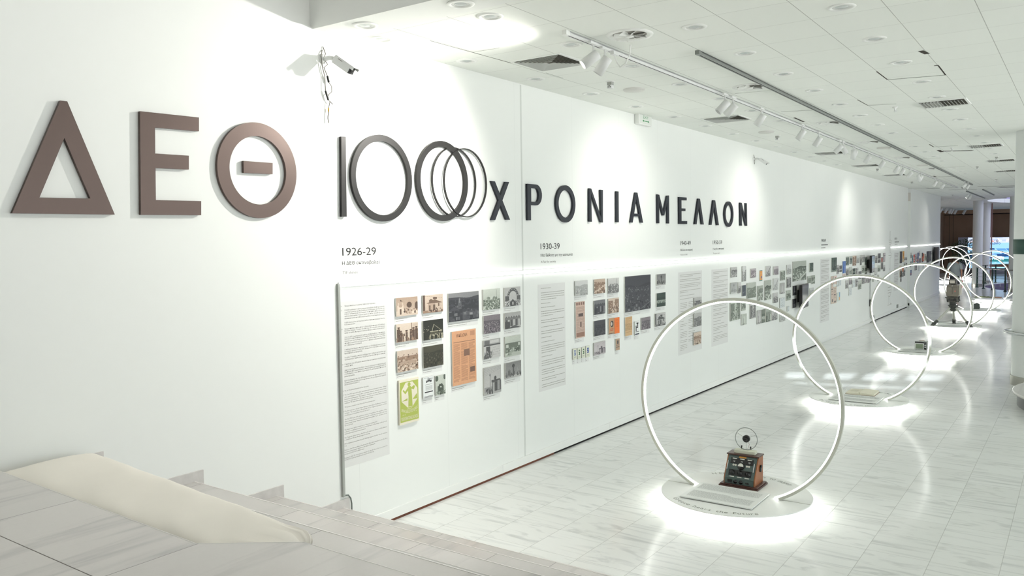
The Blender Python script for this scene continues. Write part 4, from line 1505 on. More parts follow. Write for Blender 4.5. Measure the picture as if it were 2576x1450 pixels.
photo(RD(297, 380, 1170, 1312), 'ruins', 'sepia', 'lowest orange tinted photo on the 1940-49 text panel', G3, caption=False, gap=0.0075)

# clusters further along: columns from left to right, top to bottom
STN = {'road': 'a street', 'crowd': 'a crowd', 'tower': 'a slim tower', 'dark': 'a night view', 'landscape': 'roofs and hills', 'street': 'a busy street', 'aerial': 'buildings from above', 'steps': 'a sloping roof', 'interior': 'a hall', 'square': 'an open square', 'facade': 'a building front', 'fireworks': 'a lit tower at night', 'stand': 'a trade stand', 'people': 'standing people', 'shop': 'a shop window', 'ruins': 'a construction site', 'gate': 'a gateway', 'city': 'a town', 'house': 'a small house', 'night': 'lights at night', 'darkcrowd': 'a dense crowd'}
COLR = {'bw': 'grey', 'pale': 'pale grey', 'green': 'greenish grey', 'navy': 'dark blue grey', 'dim': 'dark', 'mauve': 'mauve grey', 'sepia': 'sepia', 'olive': 'blackish', 'dkgreen': 'dark green'}
CNAME = {'orangecard': 'orange card with teal ends', 'bluesail': 'tall blue poster with a white stripe', 'pinksheet': 'pinkish printed sheet', 'tanstrip': 'long tan strip of print', 'bluecard': 'white card with a blue bar', 'paleplan': 'pale plan drawing', 'reddot': 'grey print with a red disc', 'orangedark': 'black and orange cover', 'amber': 'tall amber poster', 'teal': 'teal poster', 'redposter': 'red poster', 'blueposter': 'dark blue poster', 'darkred': 'dark poster with a red block', 'orangeposter': 'orange poster', 'greenposter': 'grey green poster', 'bluegrey': 'blue grey banner'}


def cluster(cols, rf, grp, where):
    for ci, col in enumerate(cols):
        for ri, (l, r, t, b, st, pl) in enumerate(col):
            rowtxt = 'alone' if len(col) == 1 else ('top', 'second down', 'third down', 'fourth down', 'fifth down')[ri]
            pos = '%s, %s column, %s' % (rowtxt, ORD[ci], where)
            if pl is None:
                photo(rf(l, r, t, b), st, None, '%s, %s' % (CNAME[st], pos), 'printed sheets ' + grp, name='leaflet_print', caption=False)
            else:
                photo(rf(l, r, t, b), st, pl, '%s photo of %s, %s' % (COLR[pl], STN[st], pos), 'photographs ' + grp, caption=False)


cluster([
    [(100, 178, 482, 615, 'ruins', 'bw'), (95, 176, 685, 830, 'square', 'pale'), (92, 218, 925, 1185, 'street', 'green')],
    [(192, 228, 677, 820, 'crowd', 'bw')],
    [(247, 295, 468, 668, 'people', 'pale'), (245, 291, 718, 860, 'dark', 'navy'), (240, 289, 920, 1050, 'interior', 'green'), (237, 303, 1097, 1240, 'tower', 'green')],
    [(357, 425, 500, 620, 'aerial', 'mauve'), (308, 425, 690, 890, 'road', 'green'), (350, 420, 955, 1155, 'street', 'bw')],
    [(473, 506, 522, 660, 'orangecard', None), (446, 513, 725, 920, 'aerial', 'green'), (442, 485, 1045, 1225, 'tower', 'bw'), (498, 542, 1035, 1210, 'stand', 'green')],
    [(553, 616, 468, 602, 'steps', 'bw'), (538, 624, 655, 912, 'landscape', 'green'), (553, 616, 1020, 1198, 'facade', 'green')],
    [(655, 716, 472, 582, 'road', 'mauve'), (652, 716, 628, 782, 'steps', 'pale'), (650, 710, 820, 948, 'crowd', 'bw'), (632, 706, 1015, 1178, 'steps', 'bw')],
    [(745, 802, 527, 655, 'street', 'green'), (742, 798, 690, 830, 'tower', 'bw'), (738, 800, 885, 1010, 'paleplan', None), (738, 806, 1070, 1195, 'crowd', 'pale')],
    [(827, 882, 452, 575, 'crowd', 'pale'), (826, 880, 612, 750, 'street', 'bw'), (822, 876, 787, 917, 'interior', 'green'), (832, 857, 990, 1060, 'paleplan', None)],
    [(906, 1077, 408, 668, 'landscape', 'green'), (903, 952, 725, 850, 'fireworks', 'dim'), (900, 948, 897, 1015, 'night', 'dim')],
    [(1125, 1170, 425, 545, 'square', 'dkgreen'), (1098, 1143, 598, 690, 'road', 'green'), (1148, 1192, 590, 700, 'aerial', 'green'), (1125, 1175, 755, 850, 'road', 'pale')],
], RE, 'of the 1950-59 group', '1950-59 group')
cluster([
    [(293, 363, 497, 698, 'square', 'dkgreen'), (287, 313, 757, 1145, 'tanstrip', None), (325, 363, 752, 868, 'pinksheet', None), (316, 358, 908, 1140, 'tanstrip', None)],
    [(368, 393, 597, 727, 'interior', 'bw'), (402, 436, 607, 697, 'stand', 'bw'), (370, 388, 800, 905, 'paleplan', None), (398, 425, 795, 888, 'paleplan', None), (366, 410, 990, 1110, 'bluecard', None)],
    [(447, 486, 545, 722, 'bluesail', None), (447, 484, 727, 752, 'pinksheet', None)],
    [(497, 532, 482, 605, 'street', 'dkgreen'), (497, 529, 650, 745, 'facade', 'bw'), (490, 526, 815, 930, 'crowd', 'bw')],
    [(546, 580, 475, 585, 'ruins', 'dkgreen'), (541, 578, 627, 732, 'crowd', 'green'), (538, 573, 780, 875, 'people', 'mauve'), (537, 573, 918, 1025, 'paleplan', None)],
    [(588, 635, 468, 610, 'street', 'sepia'), (587, 622, 648, 730, 'stand', 'dkgreen'), (585, 620, 815, 915, 'paleplan', None)],
    [(645, 680, 465, 572, 'people', 'pale'), (632, 665, 642, 730, 'shop', 'bw'), (628, 660, 800, 905, 'shop', 'bw')],
    [(694, 712, 458, 600, 'people', 'bw'), (670, 711, 690, 728, 'stand', 'bw'), (672, 707, 735, 800, 'ruins', 'bw'), (668, 708, 820, 940, 'crowd', 'green')],
    [(722, 757, 458, 562, 'ruins', 'bw'), (720, 751, 610, 713, 'interior', 'green'), (718, 748, 760, 865, 'street', 'bw')],
    [(760, 791, 488, 595, 'street', 'dkgreen'), (758, 788, 640, 728, 'stand', 'green'), (758, 783, 760, 855, 'gate', 'mauve')],
    [(845, 895, 478, 700, 'interior', 'dkgreen'), (797, 822, 780, 850, 'road', 'mauve'), (833, 848, 780, 815, 'shop', 'bw'), (866, 886, 742, 835, 'shop', 'green')],
    [(905, 932, 470, 570, 'facade', 'bw'), (898, 932, 640, 740, 'tower', 'pale')],
    [(943, 978, 436, 568, 'stand', 'bw'), (941, 975, 605, 692, 'crowd', 'green'), (937, 957, 738, 825, 'road', 'green')],
    [(985, 1015, 487, 660, 'reddot', None)],
    [(1018, 1045, 430, 555, 'shop', 'mauve'), (1017, 1042, 600, 685, 'crowd', 'bw')],
], RF, 'of the 1960-69 group', '1960-69 group')
cluster([
    [(320, 357, 530, 745, 'dark', 'dim'), (315, 347, 790, 1005, 'tanstrip', None), (330, 348, 885, 1085, 'stand', 'bw')],
    [(369, 397, 527, 722, 'amber', None), (362, 385, 835, 990, 'orangedark', None)],
    [(400, 450, 635, 692, 'crowd', 'bw'), (393, 420, 735, 825, 'ruins', 'bw'), (430, 450, 740, 825, 'stand', 'bw'), (390, 416, 865, 975, 'facade', 'bw')],
], RG, 'of the 1970-79 group', '1970-79 group')
cluster([
    [(513, 536, 552, 650, 'crowd', 'bw'), (512, 530, 712, 748, 'stand', 'dim'), (510, 525, 782, 820, 'shop', 'pale'), (510, 530, 870, 970, 'blueposter', None)],
    [(543, 560, 602, 738, 'teal', None)],
    [(567, 590, 588, 732, 'redposter', None)],
    [(593, 632, 572, 730, 'landscape', 'mauve'), (588, 606, 785, 880, 'shop', 'bw'), (607, 625, 783, 872, 'stand', 'dim')],
    [(638, 660, 552, 742, 'blueposter', None), (660, 676, 790, 885, 'paleplan', None)],
    [(667, 686, 522, 610, 'crowd', 'mauve'), (668, 704, 655, 738, 'shop', 'dim')],
    [(719, 738, 555, 730, 'darkred', None)],
    [(742, 760, 568, 710, 'orangeposter', None), (735, 760, 770, 845, 'paleplan', None)],
    [(770, 788, 575, 695, 'greenposter', None), (785, 808, 772, 800, 'orangeposter', None)],
    [(793, 803, 610, 700, 'greenposter', None)],
    [(806, 849, 528, 735, 'dark', 'dim')],
    [(855, 878, 525, 715, 'square', 'dim')],
    [(880, 898, 522, 700, 'shop', 'bw')],
    [(948, 975, 575, 745, 'bluegrey', None), (955, 975, 515, 568, 'crowd', 'mauve')],
    [(985, 1000, 510, 690, 'shop', 'navy')],
], RG, 'on the far wall section', 'far wall section')
# ------------------------------------------------------------------ light strip along the wall
SZ = 2.206


def light_strip(y0, y1, label):
    x0, x1 = (wx(y0), wx(y1)) if y0 < 32.5 else (-0.05, -0.05)
    e = empty('light_strip', (x0 + .0005, y0, SZ), label, 'light strip', 'light strips along the wall', rz=math.atan2(x0 - x1, y1 - y0))
    L = y1 - y0
    MB().box(0, 0.012, 0, L, -0.021, 0.021).build('channel', M_WHITEMETAL, e)
    MB().box(0.0122, 0.024, 0.004, L - 0.004, -0.018, 0.018).build('diffuser', M_LEDW, e)
    return e


light_strip(4.735, 20.0, 'long glowing light strip running from the grey conduit past the first photo groups')
light_strip(20.0, 27.9, 'glowing light strip continuing above the 1960-69 photos')
light_strip(28.9, 31.9, 'short glowing light strip before the far wall corner')
light_strip(32.62, 40.0, 'glowing light strip on the far protruding wall section')
# surface conduit at the start of the strip, with the cable leaving its foot
e = empty('wall_conduit', (0, 4.728, 0.385), 'thin grey vertical conduit from the light strip down to the stair', 'conduit')
MB().box(0, 0.022, -0.013, 0.013, 0, 1.83).build('channel', mat('grey_conduit', (168, 172, 166), 0.45), e, bevel=0.003)
MB().tube([(0.012, 0, 0.002), (0.014, 0.02, 0.008), (0.016, 0.05, 0.004), (0.018, 0.075, -0.03), (0.018, 0.085, -0.08), (0.018, 0.085, -0.16)], 0.006, 8).build('cable', mat('grey_cable', (110, 118, 112), 0.5), e)

# ------------------------------------------------------------------ security cameras


def security_camera(mount, label, dirv, cables, k_=1.0, plugs=True):
    e = empty('security_camera', mount, label, 'security camera', 'bullet cameras high on the wall')
    m = MB()
    m.lathe([(0.055, 0), (0.055, 0.02), (0.04, 0.035)], 24, Matrix.Rotation(math.pi / 2, 4, 'Y'))
    m.build('wall_plate', M_WHITEMETAL, e)
    m = MB()
    m.tube([(0.03, 0, 0), (0.12, 0.0, 0.0), (0.155, 0.02, -0.01)], 0.026, 14)
    m.sphere((0.165, 0.025, -0.015), 0.027, 8)
    m.build('arm', M_WHITEMETAL, e)
    d = Vector(dirv).normalized()
    z = d
    x = z.cross(Vector((0, 0, 1))).normalized()
    y_ = x.cross(z)
    R_ = Matrix((x, y_, z)).transposed().to_4x4()
    T = Matrix.Translation(Vector((0.175, 0.03, -0.02)) + d * 0.01) @ R_
    m = MB()
    m.prism([(-.045, -.042), (.045, -.042), (.05, -.03), (.05, .04), (.03, .052), (-.03, .052), (-.05, .04), (-.05, -.03)], 0.0, 0.25, T)
    m.build('housing', M_WHITEMETAL, e)
    m = MB()
    m.box(-.056, .056, .053, .058, 0.01, 0.31, T)
    m.box(-.056, -.052, .02, .058, 0.01, 0.30, T)
    m.box(.052, .056, .02, .058, 0.01, 0.30, T)
    m.build('sun_shield', M_WHITEMETAL, e)
    m = MB()
    m.box(-.047, .047, -.040, .050, 0.2502, 0.256, T)
    m.box(-.050, .050, .050, .0525, 0.256, 0.305, T)
    m.lathe([(0.03, 0.256), (0.03, 0.262), (0.02, 0.263)], 20, T)
    m.build('lens_face', M_DARK, e)
    m = MB()
    m.box(.0563, .0568, .032, .040, 0.06, 0.13, T)
    m.build('maker_mark', M_INKG, e)
    cb = MB()
    for pth, r in cables:
        cb.tube(pth, r, 6)
    cb.build('cable_bundle', mat('cable_grey', (128, 126, 118), 0.5), e)
    e.scale = (k_, k_, k_)
    if not plugs:
        return e
    MB().tube([(0.04, 0.03, -0.19), (0.04, 0.05, -0.26)], 0.013, 8).build('connector', M_DARK, e)
    MB().tube([(0.035, 0.0, -0.36), (0.035, 0.04, -0.46)], 0.012, 8).build('connector', M_DARK, e)
    p2 = MB().tube([(0.03, 0.045, -0.55), (0.03, 0.045, -0.59)], 0.011, 8)
    p2.build('brass_plug', mat('brass_tone', (212, 170, 96), 0.35, 0.6), e)
    return e


cab = [([(0.01, 0.0, 0.14), (0.03, 0.02, 0.06), (0.04, -0.02, 0.0), (0.05, 0.03, -0.06), (0.03, -0.01, -0.1), (0.04, 0.03, -0.19)], 0.006),
       ([(0.04, 0.05, -0.26), (0.05, 0.08, -0.3), (0.04, 0.09, -0.36), (0.04, 0.04, -0.4), (0.03, 0.03, -0.45), (0.04, 0.1, -0.5), (0.04, 0.06, -0.47), (0.03, 0.045, -0.55)], 0.005),
       ([(0.01, -0.01, 0.1), (0.03, -0.05, 0.02), (0.03, -0.03, -0.1), (0.03, 0.0, -0.2), (0.035, 0.0, -0.36)], 0.006),
       ([(0.03, 0.045, -0.59), (0.03, 0.03, -0.66), (0.03, 0.04, -0.72)], 0.006)]
security_camera((0, 4.63, 4.07), 'white bullet camera with dangling cables above the number 100', (0.88, 0.18, -0.62), cab, 0.72)
cab2 = [([(0.01, 0.0, 0.12), (0.04, -0.03, 0.04), (0.05, 0.02, 0.0), (0.04, -0.04, -0.08), (0.03, 0.02, -0.16)], 0.008)]
security_camera((0, 15.25, 4.06), 'smaller white bullet camera high on the wall, farther along than the exit sign', (0.88, 0.2, -0.62), cab2, 0.62, False)

# ------------------------------------------------------------------ exit sign
e = empty('exit_sign', (0, 10.49, 4.165), 'white EXIT box with green letters and double arrow under the ceiling', 'exit sign')
MB().box(0.0, 0.075, -0.205, 0.205, 0.0, 0.145).build('housing', M_WHITE, e, bevel=0.012)
MB().box(0.0752, 0.078, -0.185, 0.185, 0.012, 0.133).build('panel', mat('sign_panel', (228, 232, 226), 0.4), e)
M_EXIT = mat('exit_green', (40, 138, 78), 0.5)
co, fs = text_arrays('EXIT', 3)
k = 0.16 / (co[:, 0].max() - co[:, 0].min())
newobj('exit_letters', [(0.0786, -0.09 + c[0] * k, 0.085 + c[1] * 0.038 / cap_height()) for c in co], fs, M_EXIT, e)
am = MB()
for pts in ([(-.075, .047), (.075, .047), (.075, .057), (-.075, .057)], [(-.105, .052), (-.07, .036), (-.07, .068)], [(.105, .052), (.07, .036), (.07, .068)]):
    am.prism(pts, 0, 0.0008)
a_ = am.build('arrow', M_EXIT, e)
a_.matrix_local = wall_mtx(0, 0, 0.0782)

# ------------------------------------------------------------------ wall monitors


def monitor(y0, y1, z0, z1, depth, label, tilt=0.0):
    yc = (y0 + y1) / 2
    e = empty('wall_monitor', (wx(yc) if yc < 32.6 else -0.05, yc, z0), label, 'monitor', 'black screens on the wall')
    w = (y1 - y0) / 2
    h = z1 - z0
    MB().box(0.0, depth - 0.05, -w * .4, w * .4, h * .25, h * .75).build('bracket', M_DARK, e)
    T = Matrix.Translation((depth, 0, 0)) @ Matrix.Rotation(tilt, 4, 'Z')
    MB().box(-0.06, 0.0, -w, w, 0, h, T).build('casing', M_DARK, e, bevel=0.004)
    MB().box(0.0004, 0.003, -w + .02, w - .02, .02, h - .02, T).build('glass', mat('dark_glass', (46, 62, 66), 0.08, spec=0.8), e)
    return e


monitor(17.95, 18.75, 1.01, 1.53, 0.13, 'black wall screen tilted out between the 1950-59 photos', 0.10)
monitor(25.05, 25.85, 1.52, 2.02, 0.15, 'black wall screen among the 1960-69 photos, cable hanging below', 0.1)
monitor(37.85, 38.9, 1.40, 2.10, 0.12, 'black screen on the far protruding wall section')
p = PW(2187, 760)
e = empty('hanging_cable', (wx(p[1]), p[1], 0.08), 'thin cable with a black adapter hanging below the second screen', 'cable')
MB().tube([(0.015, 0, 1.42), (0.015, 0.01, 0.8), (0.02, 0, 0.62)], 0.008, 6).build('cord', M_GREYM, e)
MB().box(0.008, 0.06, -0.04, 0.04, 0.42, 0.62).build('adapter', M_DARK, e, bevel=0.006)
MB().tube([(0.02, 0, 0.42), (0.03, -0.02, 0.1), (0.06, 0.1, 0.02), (0.12, 0.3, -0.05), (0.10, 0.5, -0.07)], 0.008, 6).build('tail', M_GREYM, e)
p = PW(2190, 802)
tag(MB().box(-0.01, 0.04, -0.06, 0.06, 0, 0.1).box(0.04, 0.07, -0.03, 0.03, 0.02, 0.09).build('wall_socket', M_CHROME, shift=(0, 0, 0)), 'metal wall socket at floor level under the hanging cable', 'socket').location = (wx(p[1]), p[1] + 0.2, 0.10)
p = PW(2256.5, 777)
tag(MB().box(-0.01, 0.03, -0.09, 0.09, 0, 0.11).build('wall_socket', mat('grey_box', (150, 152, 148), 0.5)), 'small grey socket box in the baseboard below the tower drawing', 'socket').location = (wx(p[1]), p[1], 0.12)
# emergency unit in the corner
tag(MB().box(-0.085, 0.0, -0.05, 0.0, 0, 0.3).build('emergency_lamp', mat('pale_unit', (214, 210, 202), 0.5)), 'small pale box high in the far wall corner', 'emergency lamp').location = (-0.055, 32.6, 3.85)

# faint line drawing of a tower on the wall
yA, yB = PW(2232, 700)[1], PW(2243.5, 700)[1]
yc = (yA + yB) / 2
hw = (yB - yA) / 2
xw = wx(yc) + 0.001
M_FAINT = mat('faint_drawing_ink', (190, 190, 184), 0.7)
td = MB()
prof = [(0.9, 0.30), (0.9, .34), (.35, .36), (.28, .60), (.40, .64), (.75, .72), (.80, .80), (.75, .90), (.40, 1.02), (.22, 1.10), (.20, 1.5), (.24, 1.85), (.55, 1.9), (.55, 2.0), (.24, 2.05), (.15, 2.3), (.5, 2.34), (.5, 2.42), (.12, 2.46), (.06, 2.75)]
for sg in (-1, 1):
    for (a, za), (b, zb) in zip(prof[:-1], prof[1:]):
        d_ = Vector((0, (b - a) * hw * sg, zb - za))
        nrm = Vector((0, -d_.z, d_.y)).normalized() * 0.012
        p0, p1 = Vector((xw, yc + a * hw * sg, za)), Vector((xw, yc + b * hw * sg, zb))
        td.add([p0 - nrm, p1 - nrm, p1 + nrm, p0 + nrm], [[0, 1, 2, 3]])
for f, z in ((.8, .8), (.55, 1.95), (.75, .72), (.75, .9), (.9, .32), (.28, .6), (.2, 1.5), (.5, 2.38)):
    td.box(xw, xw + 0.0006, yc - f * hw, yc + f * hw, z - .009, z + .009)
tag(td.build('wall_drawing', M_FAINT, shift=(xw, yc, 0.3)), 'faint outline drawing of a slim tower between two light strips', 'drawing').location = (xw, yc, 0.3)

# ------------------------------------------------------------------ ceiling fittings
ZC = CEIL
DL = [
    ('nearest the lettered wall', [(918.5, 64.7), (959.6, 101), (1174.8, 156), (1347.3, 201), (1486, 238), (1599, 270), (1695, 295.6), (1774.5, 318.2), (1842.7, 338.3), (1902.7, 355.5), (1951, 370.6), (1998.6, 384), (2038, 395.8), (2074, 406), (2105, 415.5)]),
    ('second from the lettered wall', [(1158.5, 10.9), (1233, 44.8), (1437, 114.6), (1591, 168), (1712, 214), (1811.7, 250), (1892.4, 280), (1961.7, 305.4)]),
    ('third from the lettered wall', [(1746.8, 71), (1873.7, 136.3), (1970.4, 188.2), (2048, 229.5), (2113.7, 264), (2164, 292), (2207.4, 315.7), (2243, 336), (2302, 369.4), (2327, 383), (2348, 394.4), (2369, 406), (2400.8, 423.4), (2416, 431.4), (2428, 438)]),
    ('fourth from the lettered wall', [(2117, 21), (2198.6, 100.6), (2266.5, 159.3), (2317, 207.6), (2357, 246.2), (2389.6, 276.4), (2416, 302.2), (2438, 325.4), (2457, 343), (2475, 360), (2489, 375), (2502.9, 387.5), (2525, 409)]),
]
d0 = empty('ceiling_downlight', (0, 0, 0))
MB().lathe([(0.105, 0.0), (0.10, -0.006), (0.075, -0.008), (0.07, -0.002)], 32, cap1=False, cap0=False).build('trim_ring', M_WHITE, d0)
MB().lathe([(0.07, -0.002), (0.048, -0.0015)], 32, cap1=False, cap0=False).build('reflector', mat('lamp_reflector', (214, 216, 212), 0.3), d0)
MB().lathe([(0.048, -0.001), (0.03, -0.006), (0.0001, -0.008)], 24, cap0=False).build('lens', mat('unlit_lens', (196, 202, 200), 0.2), d0)
first = True
for row, pts in DL:
    for i, (u, v) in enumerate(pts):
        p = PZ(u, v, ZC - 0.01)
        if first:
            o, first = d0, False
        else:
            o = copy_tree(d0)
        o.location = (p[0], p[1], ZC - (0.008 if p[1] < 4.92 else 0.0))
        tag(o, '%s recessed downlight from the stairs in the ceiling row %s' % (ORD[i], row), 'downlight', 'recessed ceiling downlights')

# round swirl air outlets
sw = empty('swirl_diffuser', (0, 0, 0))
MB().lathe([(0.20, 0.0), (0.195, -0.012), (0.165, -0.012), (0.145, -0.002)], 48, cap0=False, cap1=False).build('rim', M_WHITE, sw)
MB().lathe([(0.145, -0.0015), (0.0001, -0.001)], 48, cap0=False, cap1=False, smooth=False).build('throat', mat('pale_throat', (170, 168, 162), 0.8), sw)
bl = MB()
for k in range(8):
    T = Matrix.Rotation(2 * math.pi * k / 8, 4, 'Z') @ Matrix.Translation((0.088, 0, -0.012)) @ Matrix.Rotation(0.55, 4, 'X')
    bl.add([(-.055, -.012, 0), (.052, -.036, 0), (.052, .036, 0), (-.055, .012, 0), (-.055, -.012, .002), (.052, -.036, .002), (.052, .036, .002), (-.055, .012, .002)],
           [[0, 1, 2, 3], [7, 6, 5, 4], [0, 4, 5, 1], [1, 5, 6, 2], [2, 6, 7, 3], [3, 7, 4, 0]], mtx=T)
bl.build('vanes', M_WHITE, sw)
MB().lathe([(0.035, -0.003), (0.035, -0.02), (0.02, -0.026), (0.0001, -0.027)], 24, cap0=False).build('hub', M_WHITE, sw)
for i, (u, v) in enumerate([(1584, 90), (1887, 220), (2087, 309.6), (2188.8, 357.7), (2271, 397), (2335.6, 424.9)]):
    p = PZ(u, v, ZC - 0.01)
    o = sw if i == 0 else copy_tree(sw)
    o.location = (p[0], p[1], ZC)
    tag(o, '%s round swirl air outlet from the stairs, between the two light tracks' % ORD[i], 'air vent', 'round swirl air outlets')

# square four-way louvred outlets
sq = empty('square_diffuser', (0, 0, 0))
fm = MB()
h = 0.285
for a, b in ((h, h - 0.03),):
    fm.box(-a, a, -a, -b, -0.008, 0)
    fm.box(-a, a, b, a, -0.008, 0)
    fm.box(-a, -b, -b, b, -0.008, 0)
    fm.box(b, a, -b, b, -0.008, 0)
fm.build('frame', M_WHITE, sq)
MB().box(-h + .03, h - .03, -h + .03, h - .03, -0.0015, -0.0005).build('dark_throat', mat('dark_throat', (96, 92, 84), 0.9), sq)
lv = MB()
for k in range(7):
    r1 = 0.25 - 0.031 * k
    r0 = r1 - 0.027
    for s in range(4):
        T = Matrix.Rotation(s * math.pi / 2, 4, 'Z')
        lv.add([(-r1, -r1, -0.016), (r1, -r1, -0.016), (r0, -r0, -0.004), (-r0, -r0, -0.004)], [[0, 1, 2, 3], [3, 2, 1, 0]], mtx=T)
lv.build('louvres', M_WHITE, sq)
for i, (u, v) in enumerate([(1384, 159), (1828, 300.7), (2089, 386.5), (2179.5, 417.5), (2251, 441)]):
    p = PZ(u, v, ZC - 0.01)
    o = sq if i == 0 else copy_tree(sq)
    o.location = (p[0], p[1], ZC)
    tag(o, '%s square louvred air outlet from the stairs, on the wall side of the spotlight track' % ORD[i], 'air vent', 'square louvred air outlets')

# slatted outlets on the far side
sl = empty('slatted_diffuser', (0, 0, 0))
fm = MB()
fm.box(-.29, .29, -.29, -.26, -.01, 0).box(-.29, .29, .26, .29, -.01, 0).box(-.29, -.26, -.26, .26, -.01, 0).box(.26, .29, -.26, .26, -.01, 0)
fm.build('frame', M_WHITE, sl)
MB().box(-.26, .26, -.26, .26, -.0015, -.0005).build('dark_throat', mat('dark_throat'), sl)
lv = MB()
for k in range(13):
    x = -0.24 + 0.04 * k
    tl = 0.016 * (1 if x < 0 else -1)
    lv.add([(x - .011 + tl, -.26, -.002), (x - .011, -.26, -.022), (x - .011, .26, -.022), (x - .011 + tl, .26, -.002)], [[0, 1, 2, 3], [3, 2, 1, 0]])
    lv.add([(x - .013, -.26, -.022), (x - .004, -.26, -.022), (x - .004, .26, -.022), (x - .013, .26, -.022)], [[0, 1, 2, 3], [3, 2, 1, 0]])
lv.build('slats', M_WHITE, sl)
for i, (u, v) in enumerate([(2374, 261), (2479, 367.7), (2518, 404.6), (2534, 430.7)]):
    p = PZ(u, v, ZC - 0.01)
    o = sl if i == 0 else copy_tree(sl)
    o.location = (p[0], p[1], ZC)
    tag(o, '%s slatted air outlet from the stairs in the ceiling row nearest the banded column' % ORD[i], 'air vent', 'slatted air outlets')

# flat round loudspeakers
sp = MB().lathe([(0.125, 0.0), (0.125, -0.010), (0.118, -0.018), (0.0001, -0.022)], 40, cap0=False).build('ceiling_speaker', mat('speaker_cloth', (222, 222, 217), 0.8))
for i, (u, v, lb) in enumerate([(1595, 229, 'round white ceiling disc beside the first small cube sensor'), (1927.6, 334.5, 'round white ceiling disc beside the second small cube sensor'), (2223, 374, 'thin round ceiling disc between the tracks, near the third swirl outlet'), (2319.7, 418, 'thin round ceiling disc between the tracks, beside the last swirl outlet')]):
    p = PZ(u, v, ZC - 0.02)
    o = sp if i == 0 else copy_tree(sp)
    o.location = (p[0], p[1], ZC)
    tag(o, lb, 'speaker', 'round ceiling discs')
# little cube sensors
cs = empty('cube_sensor', (0, 0, 0))
MB().lathe([(0.055, 0), (0.05, -0.008), (0.02, -0.010)], 24, cap0=False).build('base_plate', M_WHITE, cs)
MB().box(-.027, .027, -.027, .027, -.038, -.009).build('upper_block', mat('sensor_grey', (168, 170, 164), 0.5), cs)
MB().box(-.027, .027, -.027, .027, -.078, -.039).build('body', M_WHITEMETAL, cs, bevel=0.004)
ey = MB()
for x in (-.012, .012):
    ey.lathe([(.005, 0), (.005, .002)], 12, Matrix.Translation((x, -.0272, -.062)) @ Matrix.Rotation(math.pi / 2, 4, 'X'))
ey.lathe([(.006, 0), (.006, .002)], 12, Matrix.Translation((0, -.0272, -.050)) @ Matrix.Rotation(math.pi / 2, 4, 'X'))
ey.build('eyes', M_DARK, cs)
for i, (u, v, lb) in enumerate([(1535.4, 205, 'small white cube sensor under the ceiling above the letter nu'), (1955.5, 341, 'small white cube sensor above the farther bullet camera'), (2207.5, 424, 'small cube sensor below the end of the square outlets'), (2507, 394, 'small cube sensor among the slatted outlets'), (2458.7, 418, 'small cube sensor right of the grey light track'), (2506, 449.7, 'small cube sensor near the last slatted outlet'), (2294, 457, 'small cube sensor in front of the far wall corner'), (2396.4, 490, 'small cube sensor beyond the far wall end')]):
    p = PZ(u, v, ZC)
    o = cs if i == 0 else copy_tree(cs)
    o.location = (p[0], p[1], ZC)
    tag(o, lb, 'sensor', 'ceiling cube sensors')
sp2 = MB().lathe([(0.035, 0), (0.03, -0.01), (0.014, -0.02), (0.012, -0.06), (0.02, -0.062), (0.02, -0.068)], 16, cap0=False).build('sprinkler', M_WHITEMETAL)
for i, (u, v, lb) in enumerate([(2252, 269, 'white sprinkler head left of the first slatted outlet'), (2394.7, 372, 'white sprinkler head between two lifted ceiling tiles')]):
    p = PZ(u, v, ZC)
    o = sp2 if i == 0 else copy_tree(sp2)
    o.location = (p[0], p[1], ZC)
    tag(o, lb, 'sprinkler', 'ceiling sprinkler heads')

# sagging tiles leave dark open joints
gp = MB()
z4 = lambda x, y: (2100 + x / 4.143, y / 4.143)
z6 = lambda x, y: (2240 + x / 6.905, 330 + y / 6.905)
z1 = lambda x, y: (740 + x / 3.68, y / 3.68)
z7 = lambda x, y: (1700 + x / 4.834, 100 + y / 4.834)
for a, b, w in ((z4(435, 745), z4(550, 832), .012), (z4(550, 832), z4(1155, 783), .014), (z4(1080, 685), z4(1155, 783), .014), (z4(235, 1040), z4(345, 1100), .01), (z4(345, 1100), z4(640, 1082), .012),
                (z6(675, 230), z6(750, 275), .02), (z6(750, 275), z6(1170, 253), .03), (z6(835, 330), z6(895, 365), .07), (z6(895, 350), z6(1430, 338), .13), (z6(540, 480), z6(880, 465), .02), (z6(870, 632), z6(1300, 616), .02),
                (z6(745, 780), z6(790, 795), .05), (z6(790, 795), z6(1090, 790), .06), (z6(1515, 962), z6(2160, 950), .12), (z6(1880, 976), z6(2160, 972), .3), (z6(310, 998), z6(1180, 980), .05), (z6(625, 998), z6(920, 995), .12), (z6(1010, 1022), z6(1500, 1012), .08), (z6(870, 1190), z6(1600, 1182), .1),
                (z1(1258, 376), z1(1650, 485), .006), (z1(1650, 485), z1(2005, 582), .007), (z1(1650, 485), z1(1900, 443), .004), (z1(472, 360), z1(655, 399), .008), (z1(2330, 675), z1(2490, 725), .005),
                (z7(1280, 878), z7(1660, 855), .014), (z7(1440, 948), z7(1560, 1000), .03), (z7(720, 655), z7(1220, 612), .008), (z4(1085, 680), z4(1035, 686), .03), (z4(895, 530), z4(965, 562), .05)):
    p0, p1 = PZ(*a, ZC - .001), PZ(*b, ZC - .001)
    d_ = Vector((p1[0] - p0[0], p1[1] - p0[1], 0))
    n_ = Vector((-d_.y, d_.x, 0)).normalized() * w / 2
    gp.add([(p0[0] - n_.x, p0[1] - n_.y, ZC - .0015), (p1[0] - n_.x, p1[1] - n_.y, ZC - .0015), (p1[0] + n_.x, p1[1] + n_.y, ZC - .0015), (p0[0] + n_.x, p0[1] + n_.y, ZC - .0015)], [[0, 1, 2, 3]])
